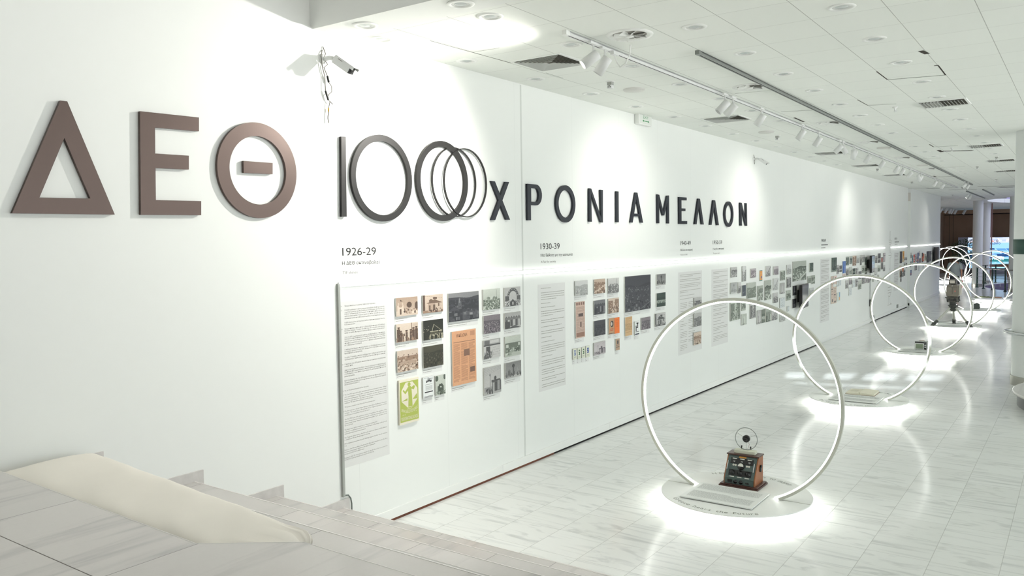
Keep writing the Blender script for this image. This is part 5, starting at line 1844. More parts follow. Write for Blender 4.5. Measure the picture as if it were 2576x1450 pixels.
struct(gp.build('ceiling_gap', mat('dark_ceiling_gap', (60, 54, 46), 0.9)))

# ------------------------------------------------------------------ light tracks and spotlights


def track(p0, p1, label, m):
    p0, p1 = np.array(p0), np.array(p1)
    d_ = p1 - p0
    L = float(np.hypot(*d_))
    e = empty('light_track', (p0[0], p0[1], ZC), label, 'light track', 'ceiling light tracks', rz=math.atan2(d_[1], d_[0]))
    MB().box(0, L, -0.019, -0.006, -0.035, 0).box(0, L, 0.006, 0.019, -0.035, 0).box(0, L, -0.019, 0.019, -0.012, 0).build('rail', m, e)
    MB().box(0.02, L - 0.02, -0.006, 0.006, -0.034, -0.012).build('slot', M_VOID, e)
    MB().box(-0.03, 0.03, -0.021, 0.021, -0.037, 0).build('end_cap', M_WHITE if m is not M_GREYM else M_GREYM, e)
    return e


track((1.585, 5.87), (1.405, 32.9), 'long white ceiling track carrying the white spotlights', M_WHITEMETAL)
track((2.18, 7.25), (2.0, 31.6), 'grey ceiling track without spotlights along most of its length', M_GREYM)
track((1.38, 35.9), (1.34, 43.9), 'short grey track beyond the end of the long white one', M_GREYM)
track((1.99, 35.2), (1.95, 40.3), 'short grey track right of the farther spotlights', M_GREYM)


SPOTK = 0.42


def spotlight(u, v, aim, label, lit=0.0, length=0.165, rad=0.046, spot=True, loc=None):
    p = PZ(u, v, ZC - 0.05) if loc is None else np.array(loc)
    e = empty('track_spotlight', (p[0], p[1], ZC - 0.036), label, 'spotlight', 'spotlights on the ceiling tracks')
    MB().box(-0.017, 0.017, -0.07, 0.07, -0.022, 0.0).build('adapter', M_WHITEMETAL, e, bevel=0.003)
    d = Vector(aim).normalized()
    piv = Vector((0, 0, -0.13))
    MB().tube([(0, 0, -0.02), (0, 0, -0.13)], 0.009, 10).build('stem', M_WHITEMETAL, e)
    c0 = piv - d * length * 0.28
    c1 = piv + d * length * 0.72
    z = d
    x = z.orthogonal().normalized()
    y_ = z.cross(x)
    T = Matrix.Translation(c0) @ Matrix((x, y_, z)).transposed().to_4x4()
    MB().lathe([(0.001, 0.0), (rad - 0.004, 0.0), (rad, 0.004), (rad, length), (rad - 0.006, length), (rad - 0.007, length - 0.03)], 28, T, cap0=False, cap1=False).build('barrel', M_WHITEMETAL, e)
    MB().lathe([(rad - 0.007, length - 0.028), (0.0001, length - 0.022)], 24, T, cap0=False, cap1=False).build('lens', M_LAMP if lit > 0 else M_DARK, e)
    if lit > 0:
        ld = bpy.data.lights.new('spot_beam', 'SPOT')
        ld.energy = lit * SPOTK
        ld.spot_size = math.radians(140 if lit > 400 else 112)
        ld.spot_blend = 1.0
        ld.shadow_soft_size = 0.035
        ld.color = (1.0, 0.96, 0.90)
        lo = bpy.data.objects.new('spot_beam', ld)
        COL.objects.link(lo)
        lo.parent = e
        lo.location = c1 + d * 0.01
        lo.rotation_euler = d.to_track_quat('-Z', 'Y').to_euler()
    return e


def aim_at(u, v, target):
    p = PZ(u, v, ZC - 0.05)
    return Vector(target) - Vector((p[0], p[1], ZC - 0.17))


SP = [
    (1492.6, 109.8, (0, 4.6, 2.5), 'lit white spotlight nearest the stairs, pointing down at the wall', 560),
    (1521.7, 123.5, (0, 5.7, 1.5), 'unlit white spotlight just behind the lit one nearest the stairs', 0),
    (1824, 238.6, (0.1, 8.2, 2.2), 'spotlight showing its black lens, left of the middle pair on the long track', 0),
    (1844, 246, (0, 9.8, 2.6), 'spotlight on the right of the middle pair on the long track', 150),
    (1916, 274, (0, 10.3, 1.6), 'single spotlight after the middle pair on the long track', 0),
    (2018.6, 315, (0, 12.2, 1.6), 'spotlight left of the second swirl outlet pair, first of two standing apart', 0),
    (2060, 334, (0, 13.4, 1.6), 'second of the two spotlights standing apart on the long track', 0),
    (2113.3, 354.5, (0.0, 14.7, 2.4), 'crossed spotlight with a glowing front on the long track', 130),
    (2121, 356.5, (2.6, 15.4, 2.2), 'spotlight turned away to the right behind the crossed one', 0),
    (2147, 368, (1.5, 16.1, 1.2), 'upright spotlight of an overlapping pair', 0),
    (2151, 370, (0.6, 15.9, 1.2), 'tilted spotlight of an overlapping pair', 0),
    (2185, 383, (0, 17.2, 1.6), 'first of two spotlights with bright lower rims', 12),
    (2221, 397, (0, 18.6, 1.6), 'second of two spotlights with bright lower rims', 12),
    (2258, 411, (0, 20.3, 1.6), 'first of three close spotlights near the far wall', 0),
    (2272, 417.5, (0, 21.2, 1.6), 'middle of three close spotlights near the far wall', 0),
    (2291, 425, (0, 22.9, 2.4), 'last of three close spotlights near the far wall', 100),
    (2311, 434, (2.4, 23.9, 1.6), 'left spotlight of a pair crossing like a V', 0),
    (2317.5, 436, (0.2, 24.0, 1.6), 'right spotlight of a pair crossing like a V', 0),
    (2353.7, 450, (0.2, 26.6, 1.4), 'spotlight second from the end of the long white track', 70),
    (2373, 458, (0, 28.3, 1.6), 'last spotlight on the long white track', 0),
    (2427, 457.5, (0.6, 27.8, 2.4), 'round headed lamp on the left at the end of the grey track', 0),
    (2435.5, 460, (0.9, 28.6, 2.0), 'round headed lamp on the right at the end of the grey track', 0),
    (2435, 485, (0, 35.6, 2.0), 'glowing spotlight on the short track beyond the white one', 60),
    (2442, 488, (0.4, 37.0, 1.6), 'unlit spotlight on the short track beyond the white one', 0),
]
for u, v, tg, lb, pw_ in SP:
    spotlight(u, v, aim_at(u, v, tg), lb, pw_)
# power feed and its loop of cable on the first track
p = PZ(1546, 133, ZC - 0.05)
e = empty('power_feed', (p[0], p[1], ZC - 0.037), 'white track connector with a looped cable rising into the ceiling', 'connector')
MB().box(-.02, .02, -.05, .05, -.035, 0).build('box', M_WHITEMETAL, e, bevel=0.004)
q1 = PZ(1586, 113, ZC)
dx, dy = q1[0] - p[0], q1[1] - p[1]
MB().tube([(0, 0.0, -0.035), (0.01, 0.02, -0.09), (dx * .35, dy * .35, -0.15), (dx * .7, dy * .7, -0.12), (dx * .95, dy * .95, -0.05), (dx, dy, 0.037)], 0.007, 8).build('cable', M_WHITE, e)
# distant spotlights of the next hall
for i, (u, v) in enumerate([(2368.5, 524), (2381, 523), (2391, 528), (2396.5, 528), (2405, 533), (2427, 536)]):
    p = PY(u, v, 54 + i)
    lc = (p[0], 54 + i)
    spotlight(0, 0, (-0.5, -0.2, -1), '%s tiny spotlight in front of the brown back wall' % ORD[i], 0, 0.3, 0.07, loc=lc)
# ------------------------------------------------------------------ glowing ring stands
M_DISC = mat('satin_white_disc', (243, 245, 241), 0.45)
M_HOOP = mat('pale_champagne_hoop', (206, 208, 196), 0.4)
DZ = 0.12
RO, RC, RR = 0.985, 1.005, 0.70


def hoop_arc(r, zc, ztop):
    a = math.asin((ztop - zc) / r)
    return np.linspace(a, math.pi - a, 150)


def make_stand():
    e = empty('ring_stand', (0, 0, 0))
    MB().lathe([(RR - 0.003, DZ - 0.014), (RR, DZ - 0.012), (RR, DZ - 0.002), (RR - 0.002, DZ)], 128).build('disc', M_DISC, e)
    MB().lathe([(0.56, 0.0), (0.56, DZ - 0.016)], 96).build('base', M_WHITE, e)
    m = MB()
    for k in range(96):
        pass
    m.lathe([(0.60, DZ - 0.030), (0.575, DZ - 0.030), (0.575, DZ - 0.018), (0.60, DZ - 0.018), (0.60, DZ - 0.030)], 96, cap0=False, cap1=False)
    m.build('under_light', M_LEDU, e)
    # hoop: flat channel standing across the disc
    th = hoop_arc(RO, RC, DZ - 0.006)
    vs, fs = [], []
    w2, ri = 0.021, RO - 0.026
    for t in th:
        c, s = math.cos(t), math.sin(t)
        for r, y in ((RO, -w2), (RO, w2), (ri, w2), (ri, -w2)):
            vs.append((r * c, y, RC + r * s))
    for i in range(len(th) - 1):
        for k in range(4):
            l = (k + 1) % 4
            fs.append([i * 4 + k, i * 4 + l, (i + 1) * 4 + l, (i + 1) * 4 + k])
    fs += [[0, 1, 2, 3], [len(vs) - 1, len(vs) - 2, len(vs) - 3, len(vs) - 4]]
    hoop = MB().add(vs, fs).build('hoop', M_HOOP, e)
    th2 = hoop_arc(ri, RC, DZ + 0.004)
    MB().tube([((ri - 0.004) * math.cos(t), 0, RC + (ri - 0.004) * math.sin(t)) for t in th2], 0.0115, 10).build('diffuser', M_LED, hoop)
    sm = MB()
    hw = math.sqrt(RO ** 2 - (RC - DZ) ** 2)
    sm.box(-RR + .002, -hw, -0.004, 0.004, DZ - .003, DZ + .0006).box(hw, RR - .002, -0.004, 0.004, DZ - .003, DZ + .0006)
    sm.build('joint', mat('disc_joint', (176, 174, 164), 0.6), e)
    return e


stand = make_stand()
SPOTS = [(2.465, 7.475, 'glowing ring stand nearest the stairs, carrying the old radio machine'),
         (2.395, 12.97, 'glowing ring stand with the open book, second from the stairs'),
         (2.325, 19.0, 'glowing ring stand with the portable television'),
         (2.24, 25.05, 'glowing ring stand under the studio camera tripod'),
         (2.285, 30.65, 'glowing ring stand with the small dark grey box'),
         (2.28, 36.3, 'glowing ring stand with the green and brown relief model'),
         (-0.52, 45.5, 'distant ring stand with its left half hidden by the wall end'),
         (-0.85, 50.6, 'distant ring stand whose top sits in the middle of the far three'),
         (-0.95, 55.5, 'most distant ring stand, its right side behind a column')]
STANDS = []
for i, (x, y, lb) in enumerate(SPOTS):
    o = stand if i == 0 else copy_tree(stand)
    o.location = (x, y, 0)
    tag(o, lb, 'ring stand', 'glowing ring stands down the hall')
    STANDS.append(o)


def ring_text(parent, s, a0, a1, rbase, size, outward, m, name):
    """letters along a circle on the disc; a0..a1 in degrees, letter tops outward or inward"""
    ch = [text_arrays(c, 3) if c != ' ' else None for c in s]
    wd = [(c[0][:, 0].max() - c[0][:, 0].min()) if c else 0.35 for c in ch]
    gap = 0.28
    tot = sum(wd) + gap * (len(s) - 1)
    mb = MB()
    pos = 0.0
    k = size / cap_height()
    for c, w in zip(ch, wd):
        f = (pos + w / 2) / tot
        ang = math.radians(a0 + (a1 - a0) * f)
        if c:
            co, fs = c
            cx = (co[:, 0].min() + co[:, 0].max()) / 2
            vs = []
            for p in co:
                lx, ly = (p[0] - cx) * k, p[1] * k
                if outward:
                    r = rbase + ly
                    t = Vector((math.sin(ang), -math.cos(ang)))
                else:
                    r = rbase - ly
                    t = Vector((-math.sin(ang), math.cos(ang)))
                vs.append((r * math.cos(ang) + t.x * lx, r * math.sin(ang) + t.y * lx, DZ + 0.0012))
            mb.add(vs, fs)
        pos += w + gap
    mb.build(name, m, parent)


M_DISCINK = mat('grey_disc_ink', (138, 140, 132), 0.5)
ring_text(STANDS[0], 'Greece hears the Future', -131, -53, 0.655, 0.05, False, M_DISCINK, 'english_lettering')
ring_text(STANDS[0], 'Η Ελλάδα ακούει το αύριο', 131, 53, 0.60, 0.05, True, M_DISCINK, 'greek_lettering')
ring_text(STANDS[1], 'The future finds a new place', -135, -57, 0.655, 0.05, False, M_DISCINK, 'english_lettering')
ring_text(STANDS[1], 'Το μέλλον αποκτά νέο τόπο', 125, 55, 0.60, 0.05, True, M_DISCINK, 'greek_lettering')


def info_panel(x0, x1, y0, y1, label, seed):
    e = empty('info_plate', (x0, y0, DZ), label, 'info panel', 'white reading plates on the discs')
    w, d = x1 - x0, y1 - y0
    MB().box(w * .2, w * .8, d * .15, d * .85, 0, 0.008).build('foot', M_WHITE, e)
    MB().box(0, w, 0, d, 0.008, 0.018).build('plate', mat('reading_plate', (236, 239, 235), 0.5), e)
    rnd = random.Random(seed)
    mb = MB()
    for (f0, f1) in ((.12, .46), (.60, .93)):
        z = f1
        while z > f0:
            a, b = w * .06, w * (.94 if z < f1 - .04 else .6)
            xx = a
            while xx < b:
                l = min(rnd.uniform(.008, .04), b - xx)
                mb.add([(xx, d * z, .0186), (xx + l, d * z, .0186), (xx + l, d * z + .006, .0186), (xx, d * z + .006, .0186)], [[0, 1, 2, 3]])
                xx += l + .005
            z -= .028
    mb.build('printed_lines', mat('plate_ink', (190, 193, 190), 0.6), e)
    return e


info_panel(2.085, 2.77, 7.03, 7.545, 'white reading plate lying in front of the old radio machine', 1)
info_panel(2.06, 2.735, 12.55, 13.05, 'white reading plate lying in front of the open book', 2)
info_panel(1.97, 2.63, 18.66, 19.06, 'white reading plate in front of the portable television', 3)
info_panel(1.97, 2.62, 24.43, 24.72, 'white reading plate on the disc below the tripod', 4)

# ------------------------------------------------------------------ old radio machine on the first disc
M_WOOD = mat('orange_brown_wood', (150, 92, 52), 0.4, var=0.3, vscale=6)
M_WOODD = mat('dark_stained_wood', (74, 46, 38), 0.3, var=0.3, vscale=8)
M_GPANEL = mat('slate_green_panel', (74, 90, 86), 0.4)
M_BAKE = mat('black_bakelite', (20, 20, 20), 0.25)
M_IVORY = mat('ivory_label', (222, 222, 212), 0.5)
rm = empty('radio_amplifier', (2.445, 7.745, DZ), 'old wooden radio amplifier with slanted green front full of knobs', 'radio machine')
MB().box(-.195, .195, -.155, .155, 0, .016).box(-.185, .185, -.145, .145, .016, .030).build('wooden_plinth', M_WOODD, rm, bevel=0.004)
side = [(-.125, .030), (.125, .030), (.125, .290), (0.0, .290), (-.120, .085)]
YZX = Matrix(((0, 0, 1, 0), (1, 0, 0, 0), (0, 1, 0, 0), (0, 0, 0, 1)))
for sx in (-1, 1):
    m = MB().prism(side, 0, 0.012, Matrix.Translation((-.155 if sx < 0 else .143, 0, 0)) @ YZX)
    sp_ = m.build('side_panel', M_WOOD, rm, bevel=0.001)
    if sx > 0:
        lt = MB().box(.155, .166, .02, .06, .145, .20).box(.155, .172, .025, .055, .185, .21)
        lt.build('carry_latch', M_BAKE, sp_, bevel=0.003)
MB().prism([(p[0] + (0.004 if p[0] < 0 else -0.002), p[1]) for p in side], 0, .286, Matrix.Translation((-.143, 0, 0)) @ YZX).build('inner_case', M_WOODD, rm)
MB().box(-.162, .162, -.022, .138, .290, .303).build('top_board', M_WOODD, rm, bevel=0.003)
sl_a = Vector((0, -.120, .085))
sl_b = Vector((0, 0.0, .290))
sd = (sl_b - sl_a)
SL = sd.length
sd.normalize()
sn = Vector((1, 0, 0)).cross(sd)
sn = sn if sn.y < 0 else -sn
# local: x right, y up the slope, z out of the panel
TS = Matrix((Vector((1, 0, 0)), sd, sn)).transposed().to_4x4()
TS = Matrix.Translation(sl_a) @ TS
fp = MB().box(-.143, .143, .0, SL - .002, -.002, .004, TS)
front = fp.build('front_panel', M_GPANEL, rm)
MB().box(-.143, .143, -.1285, -.122, .032, .085).build('lower_panel', M_GPANEL, rm)
MB().box(-.112, .112, SL - .092, SL - .032, .004, .007, TS).build('switch_strip', M_BAKE, front)
MB().box(-.112, .112, .026, .086, .004, .007, TS).build('knob_strip', M_BAKE, front)
for x in (-.075, 0, .075):
    MB().box(x - .022, x + .022, SL - .044, SL - .037, .007, .010, TS).build('label_plate', M_IVORY, front)
    tg = MB().tube([TS @ Vector((x, SL - .068, .007)), TS @ Vector((x, SL - .071, .026))], [.006, .0035], 10)
    tg.lathe([(.010, .007), (.010, .010), (.005, .012)], 16, TS @ Matrix.Translation((x, SL - .068, 0)))
    tg.build('toggle_switch', M_CHROME, front)
    kn = MB().lathe([(.027, .007), (.027, .011), (.017, .012), (.016, .028), (.0001, .029)], 28, TS @ Matrix.Translation((x * 1.05, .056, 0)), cap0=False)
    kn.build('knob', M_BAKE, front)
    MB().box(x - .022, x + .022, .012, .019, .004, .006, TS).build('label_plate', M_IVORY, front)
gd = MB().lathe([(.034, .004), (.034, .020), (.030, .024), (.0001, .024)], 36, TS @ Matrix.Translation((0, SL * .52, 0)), cap0=False).build('gauge', M_BAKE, front)
half = [(0.027 * math.cos(t), 0.027 * math.sin(t)) for t in np.linspace(-.15, math.pi + .15, 24)]
MB().prism(half, .0242, .0248, TS @ Matrix.Translation((0, SL * .52, 0))).build('dial_face', M_IVORY, gd)
for x in (-.078, -.056, .056, .078):
    MB().lathe([(.010, .004), (.010, .008), (.006, .008), (.006, .005)], 18, TS @ Matrix.Translation((x, SL * .56, 0)), cap0=False).build('socket_ring', M_IVORY, front)
for x in (-.130, .130):
    hb = MB().tube([TS @ Vector((x, SL * .34, .004)), TS @ Vector((x, SL * .34, .022)), TS @ Vector((x, SL * .70, .022)), TS @ Vector((x, SL * .70, .004))], .0045, 10)
    hb.build('grab_handle', M_CHROME, front)
MB().box(-.036, .036, SL - .028, SL - .012, .004, .006, TS).build('brass_plate', mat('brass_plate', (190, 136, 66), 0.35, 0.5), front)
lowf = Matrix(((1, 0, 0, 0), (0, 0, -1, -.1285), (0, 1, 0, 0), (0, 0, 0, 1)))
pm = MB().box(-.112, -.068, .045, .073, 0, .006, lowf)
pm.build('pin_socket', M_BAKE, rm)
for x in (-.035, .020):
    MB().lathe([(.019, 0), (.019, .005), (.009, .006), (.009, .012), (.0001, .012)], 24, lowf @ Matrix.Translation((x, .058, 0)), cap0=False).build('round_socket', M_BAKE, rm)
MB().box(.065, .095, .050, .062, 0, .005, lowf).build('slide_switch', M_BAKE, rm)
# foam block and ring microphone on top
fb = MB().box(-.105, .105, -.035, .04, 0, .032).build('foam_block', mat('pale_foam', (214, 216, 198), 0.9), bevel=0.003)
fb.location = (2.448, 7.80, DZ + .303)
tag(fb, 'small pale foam block on top of the radio machine', 'foam block')
mc = empty('ring_microphone', (2.454, 7.802, DZ + .335), 'round antique microphone hung by three springs inside a thin metal ring', 'microphone')
MR = .110
MB().tube([(MR * math.cos(t), 0, MR + .004 + MR * math.sin(t)) for t in np.linspace(0, 2 * math.pi, 65)[:-1]], .0035, 8, closed=True).build('ring_frame', M_GREYM, mc)
MB().lathe([(.020, -.018), (.036, -.014), (.036, .010), (.030, .014), (.022, .014), (.020, .008), (.0001, .008)], 32, Matrix.Translation((0, 0, MR + .004)) @ Matrix.Rotation(math.pi / 2, 4, 'X')).build('capsule', M_BAKE, mc)
for t in (math.radians(28), math.radians(152), math.radians(270)):
    MB().tube([(.034 * math.cos(t), 0, MR + .004 + .034 * math.sin(t)), (MR * math.cos(t), 0, MR + .004 + MR * math.sin(t))], .003, 8).build('spring', M_CHROME, mc)
for x in (-.048, .048):
    MB().tube([(x, 0, .010), (x * .92, -.004, .040)], [.004, .008], 10).build('foot_clip', M_BAKE, mc)
MB().tube([(.018, .004, MR - .03), (.030, .006, MR * .55), (.012, .006, .012)], .0015, 6).build('wire', mat('red_brown_wire', (120, 60, 50), 0.5), mc)

# ------------------------------------------------------------------ open book on the second disc
bk = empty('open_book', (2.372, 13.36, DZ), 'open old book with cream pages on the second disc', 'book')
M_PAGE = mat('cream_page', (232, 228, 208), 0.7)
for s in (-1, 1):
    n = 12
    vs, fs = [], []
    for i in range(n + 1):
        t = i / n
        x = s * .205 * t
        hgt = (.040 if s > 0 else .030) * (1 - .35 * t) * (min(1, t * 6) ** .5 if s < 0 else 1) + .004
        for y in (-.19, .19):
            vs += [(x, y, hgt), (x, y, .003)]
    for i in range(n):
        a = i * 4
        fs += [[a, a + 4, a + 6, a + 2], [a + 1, a + 3, a + 7, a + 5], [a, a + 1, a + 5, a + 4], [a + 2, a + 6, a + 7, a + 3]]
    fs += [[0, 2, 3, 1], [n * 4, n * 4 + 1, n * 4 + 3, n * 4 + 2]]
    newobj('page_block', vs, fs, M_PAGE, bk)
MB().box(-.212, .212, -.197, .197, 0, .003).build('cover', mat('brown_cover', (120, 86, 58), 0.6), bk)
ln = MB()
for k in range(7):
    ln.box(-.16, -.06, .10 - .03 * k, .104 - .03 * k, .0335, .0340)
ln.build('printed_lines', mat('book_ink', (190, 184, 166), 0.7), bk)

# ------------------------------------------------------------------ portable television
tv = empty('portable_television', (2.325, 19.20, DZ), 'small silver portable television with a greenish screen and a long aerial', 'television')
MB().box(-.118, .118, -.02, .16, .004, .175).build('casing', mat('silver_plastic', (176, 178, 174), 0.35), tv, bevel=0.006)
MB().box(-.112, .112, -.023, -.018, .140, .172).build('top_strip', M_DARK, tv)
fr = MB().box(-.112, .062, -.026, -.018, .010, .138).build('screen_frame', mat('bright_trim', (214, 216, 212), 0.3, 0.4), tv)
MB().box(-.094, .044, -.029, -.025, .022, .126).build('screen', mat('green_grey_glass', (138, 152, 128), 0.12), fr)
cp = MB().box(.066, .112, -.025, -.018, .010, .138).build('control_panel', M_DARK, tv)
for z in (.100, .058):
    MB().lathe([(.017, 0), (.016, .012), (.0001, .012)], 20, Matrix.Translation((.088, -.025, z)) @ Matrix.Rotation(math.pi / 2, 4, 'X'), cap0=False).build('dial', M_CHROME, cp)
MB().box(.072, .106, -.028, -.025, .016, .034).build('button_row', M_BAKE, cp)
for x in (.05, .075, .098):
    MB().lathe([(.006, 0), (.006, .008)], 12, Matrix.Translation((x, -.023, .156)) @ Matrix.Rotation(math.pi / 2, 4, 'X')).build('button', M_CHROME, tv)
MB().tube([(-.03, .05, .174), (-.03, .05, .190), (.06, .05, .190), (.06, .05, .174)], .007, 8).build('handle', mat('tan_handle', (170, 156, 130), 0.5), tv)
MB().tube([(.092, .12, .172), (.06, .12, .26), (-.02, .12, .42)], .002, 6).build('aerial', M_CHROME, tv)
MB().box(-.10, -.08, 0, .14, 0, .005).box(.08, .10, 0, .14, 0, .005).build('feet', M_DARK, tv)

# ------------------------------------------------------------------ tripod and studio camera
M_TAUPE = mat('taupe_enamel', (128, 120, 108), 0.4, var=.12, vscale=20)
M_LEG = mat('pale_aluminium_tube', (186, 186, 176), 0.35, 0.4)
tp = empty('camera_tripod', (2.262, 24.95, DZ), 'pale metal tripod with dark clamps and spread legs', 'tripod')
feet = [Vector((-.45, -.38, 0)), Vector((.47, -.40, 0)), Vector((-.02, .40, 0))]
apex = Vector((0, 0, .50))
for f in feet:
    d = (apex - f)
    hd = Vector((f.x, f.y, 0)).normalized() * .07
    top = apex + hd
    a = f + (top - f) * .16
    lg = MB().tube([a, top], .026, 14).build('leg', M_LEG, tp)
    cl = MB().tube([f + (top - f) * .08, f + (top - f) * .26], .043, 12)
    cl.tube([f + (top - f) * .17 + Vector((0, -.09, .03)), f + (top - f) * .17 + Vector((0, .06, -.03))], .018, 8)
    cl.build('clamp', mat('dark_grey_casting', (70, 72, 68), 0.5), lg)
    ft = MB().lathe([(.05, 0), (.045, .02), (.022, .045), (.018, .08)], 18, Matrix.Translation(f))
    ft.build('rubber_foot', mat('grey_rubber', (92, 94, 88), 0.7), lg)
    MB().tube([top - (top - f).normalized() * .04, top + (top - f).normalized() * .03], .036, 12).build('hinge', mat('dark_grey_casting'), lg)
c0 = Vector((0, 0, .10))
sb = MB()
for a, b in ((0, 1), (1, 2), (2, 0)):
    sb.tube([feet[a] + Vector((0, 0, .09)), feet[b] + Vector((0, 0, .09))], .006, 6)
sb.build('spreader_wire', M_GREYM, tp)
MB().lathe([(.05, .38), (.075, .42), (.085, .50), (.13, .53), (.13, .55), (.085, .555)], 28).build('head_bowl', mat('dark_grey_casting'), tp)
tc = empty('studio_camera', (2.252, 24.97, DZ + .555), 'large taupe studio television camera on the tripod, seen from behind', 'video camera')
MB().box(-.075, .075, -.09, .09, 0, .08).build('pan_head', mat('dark_grey_casting'), tc, bevel=0.005)
tr_ = MB()
tr_.prism([(-.13, .08), (.13, .08), (.14, .22), (-.15, .22)], -.16, .2, Matrix(((1, 0, 0, 0), (0, 0, 1, 0), (0, 1, 0, 0), (0, 0, 0, 1))))
tr_.build('cradle', mat('olive_grey_casting', (92, 90, 82), 0.45), tc, bevel=0.004)
dt = MB()
for x, z, w in ((-.07, .15, .02), (0, .14, .03), (.06, .16, .02), (.10, .12, .015), (-.11, .12, .015)):
    dt.box(x - w, x + w, -.185, -.16, z - .03, z + .03)
dt.cyl((-.02, -.2, .11), (-.02, -.16, .11), .018)
dt.build('controls', M_BAKE, tc)
bd = MB().prism([(-.135, .24), (.135, .24), (.15, .30), (.14, .52), (.11, .56), (-.11, .56), (-.14, .52), (-.15, .30)], -.20, .32, Matrix(((1, 0, 0, 0), (0, 0, 1, 0), (0, 1, 0, 0), (0, 0, 0, 1)))).build('body', M_TAUPE, tc, bevel=0.006)
MB().box(.15, .175, -.15, .28, .27, .55).box(.175, .18, -.1, .1, .33, .48).build('side_door', mat('pale_taupe', (188, 184, 168), 0.45), tc, bevel=0.004)
dd = MB().box(-.002, .002, -.2035, -.2, .30, .48).box(-.12, .12, -.2035, -.2, .495, .499)
dd.build('seam', M_BAKE, bd)
MB().lathe([(.012, 0), (.012, .01)], 14, Matrix.Translation((0, -.2, .53)) @ Matrix.Rotation(math.pi / 2, 4, 'X')).build('button', M_CHROME, bd)
MB().box(.05, .085, -.206, -.2, .36, .40).build('red_panel', mat('red_white_panel', (178, 110, 100), 0.5), bd)
vf = MB().prism([(-.09, .575), (.09, .575), (.085, .70), (-.085, .70)], -.21, .10, Matrix(((1, 0, 0, 0), (0, 0, 1, 0), (0, 1, 0, 0), (0, 0, 0, 1)))).build('viewfinder', mat('dark_taupe', (86, 82, 76), 0.45), tc, bevel=0.004)
MB().box(-.058, .058, -.2135, -.21, .60, .68).build('viewfinder_screen', mat('cream_screen', (214, 206, 194), 0.3), vf)
MB().box(-.05, .05, -.1, .06, .555, .58).build('viewfinder_mount', mat('dark_grey_casting'), tc)
MB().cyl((0, .32, .40), (0, .5, .40), .08, 24).build('lens_barrel', M_BAKE, tc)
kb = MB()
for p_ in ((.16, -.12, .23), (.17, -.1, .14), (.14, -.14, .10), (-.16, -.12, .2)):
    kb.sphere(p_, .018, 6)
kb.box(.13, .17, -.14, -.06, .13, .22)
kb.build('side_knobs', M_BAKE, tc)

# ------------------------------------------------------------------ box and relief model
bx = empty('grey_device', (2.275, 30.80, DZ), 'small upright dark grey box on the fifth disc', 'device')
MB().box(-.082, .082, -.06, .08, 0, .180).build('casing', mat('dark_grey_green_box', (72, 80, 76), 0.5), bx, bevel=0.004)
MB().box(-.05, .05, -.04, .05, .180, .195).build('lid', mat('dark_grey_casting'), bx)
MB().cyl((.082, 0, .06), (.10, 0, .06), .012).build('knob', M_BAKE, bx)
MB().tube([(0, 0, .19), (0, 0, .23)], .008, 8).tube([(-.14, 0, .228), (.15, 0, .222)], .008, 8).build('crossarm', M_GREYM, bx)
rl = empty('relief_model', (2.11, 36.55, DZ), 'low relief model of green land and brown wood on the sixth disc', 'model')
MB().box(-.48, .48, -.2, .2, 0, .012).build('baseboard', M_WHITE, rl)
n = 26
vs, fs = [], []
rr_ = np.random.RandomState(5)
for j in range(9):
    for i in range(n):
        x = -.47 + .62 * i / (n - 1)
        edge = min(i, n - 1 - i, j * 1.5, (8 - j) * 1.5) / 3.0
        vs.append((x, -.19 + .38 * j / 8, .012 + min(1, edge) * (.018 + rr_.rand() * .03)))
for j in range(8):
    for i in range(n - 1):
        fs.append([j * n + i, j * n + i + 1, (j + 1) * n + i + 1, (j + 1) * n + i])
newobj('green_land', vs, fs, mat('olive_green_flock', (132, 142, 104), 0.9, var=.3, vscale=30), rl)
MB().box(.16, .46, -.19, .19, .012, .042).build('wooden_block', mat('tan_block', (170, 128, 104), 0.6), rl)

# ------------------------------------------------------------------ long seat cushion on the stair
nx, nr = 90, 40
vs, fs = [], []
cxa, cxb = 0.10, 2.40
for i in range(nx + 1):
    t = i / nx
    x = cxa + (cxb - cxa) * t
    e0 = min(1.0, t / .015) ** .5
    e1 = min(1.0, (1 - t) / .035) ** .6
    far, near = 2.585 - .20 * t, 2.0 + .10 * max(0, t - .9) / .1
    hw = (far - near) / 2 * (.62 + .38 * e1) * (.94 + .06 * e0)
    yc_ = (far + near) / 2
    hh = .058 * e0 * (.25 + .75 * e1) * (1 - .25 * max(0, t - .75) / .25)
    pk = (max(0, t - .84) / .16) ** 1.3
    for k in range(nr):
        a = 2 * math.pi * k / nr
        ca, sa = math.cos(a), math.sin(a)
        y = hw * math.copysign(abs(ca) ** .55, ca)
        z = hh * math.copysign(abs(sa) ** .60, sa)
        wr = pk * (.011 * math.sin(k * 2.2 + .7 * math.sin(t * 40)) + .005 * math.sin(k * 4.1 + t * 30))
        z += (wr + .0025 * math.sin(t * 22 + ca * 5) + .0015 * math.sin(t * 60 + ca * 9)) * max(0, sa) ** .5 if sa > 0 else 0
        vs.append((x + pk * .012 * math.sin(k * 2.2), yc_ - 2.285 + y, z))
for i in range(nx):
    for k in range(nr):
        l = (k + 1) % nr
        fs.append([i * nr + k, (i + 1) * nr + k, (i + 1) * nr + l, i * nr + l])
fs += [list(range(nr)), list(range(nx * nr, (nx + 1) * nr))[::-1]]
cu = newobj('seat_cushion', [(v[0] - 1.25, v[1], v[2] + .062) for v in vs], fs, mat('offwhite_canvas', (232, 228, 218), 0.85, bump=.05, bscale=500, var=.05, vscale=3), None, True)
cu.location = (1.25, 2.285, 1.166)
tag(cu, 'long off white cushion with a gathered end lying on the marble stair', 'cushion')
tl = MB()
tl.tube([(2.37, 2.28, 1.225), (2.405, 2.27, 1.215), (2.425, 2.265, 1.195)], [.034, .018, .026], 12)
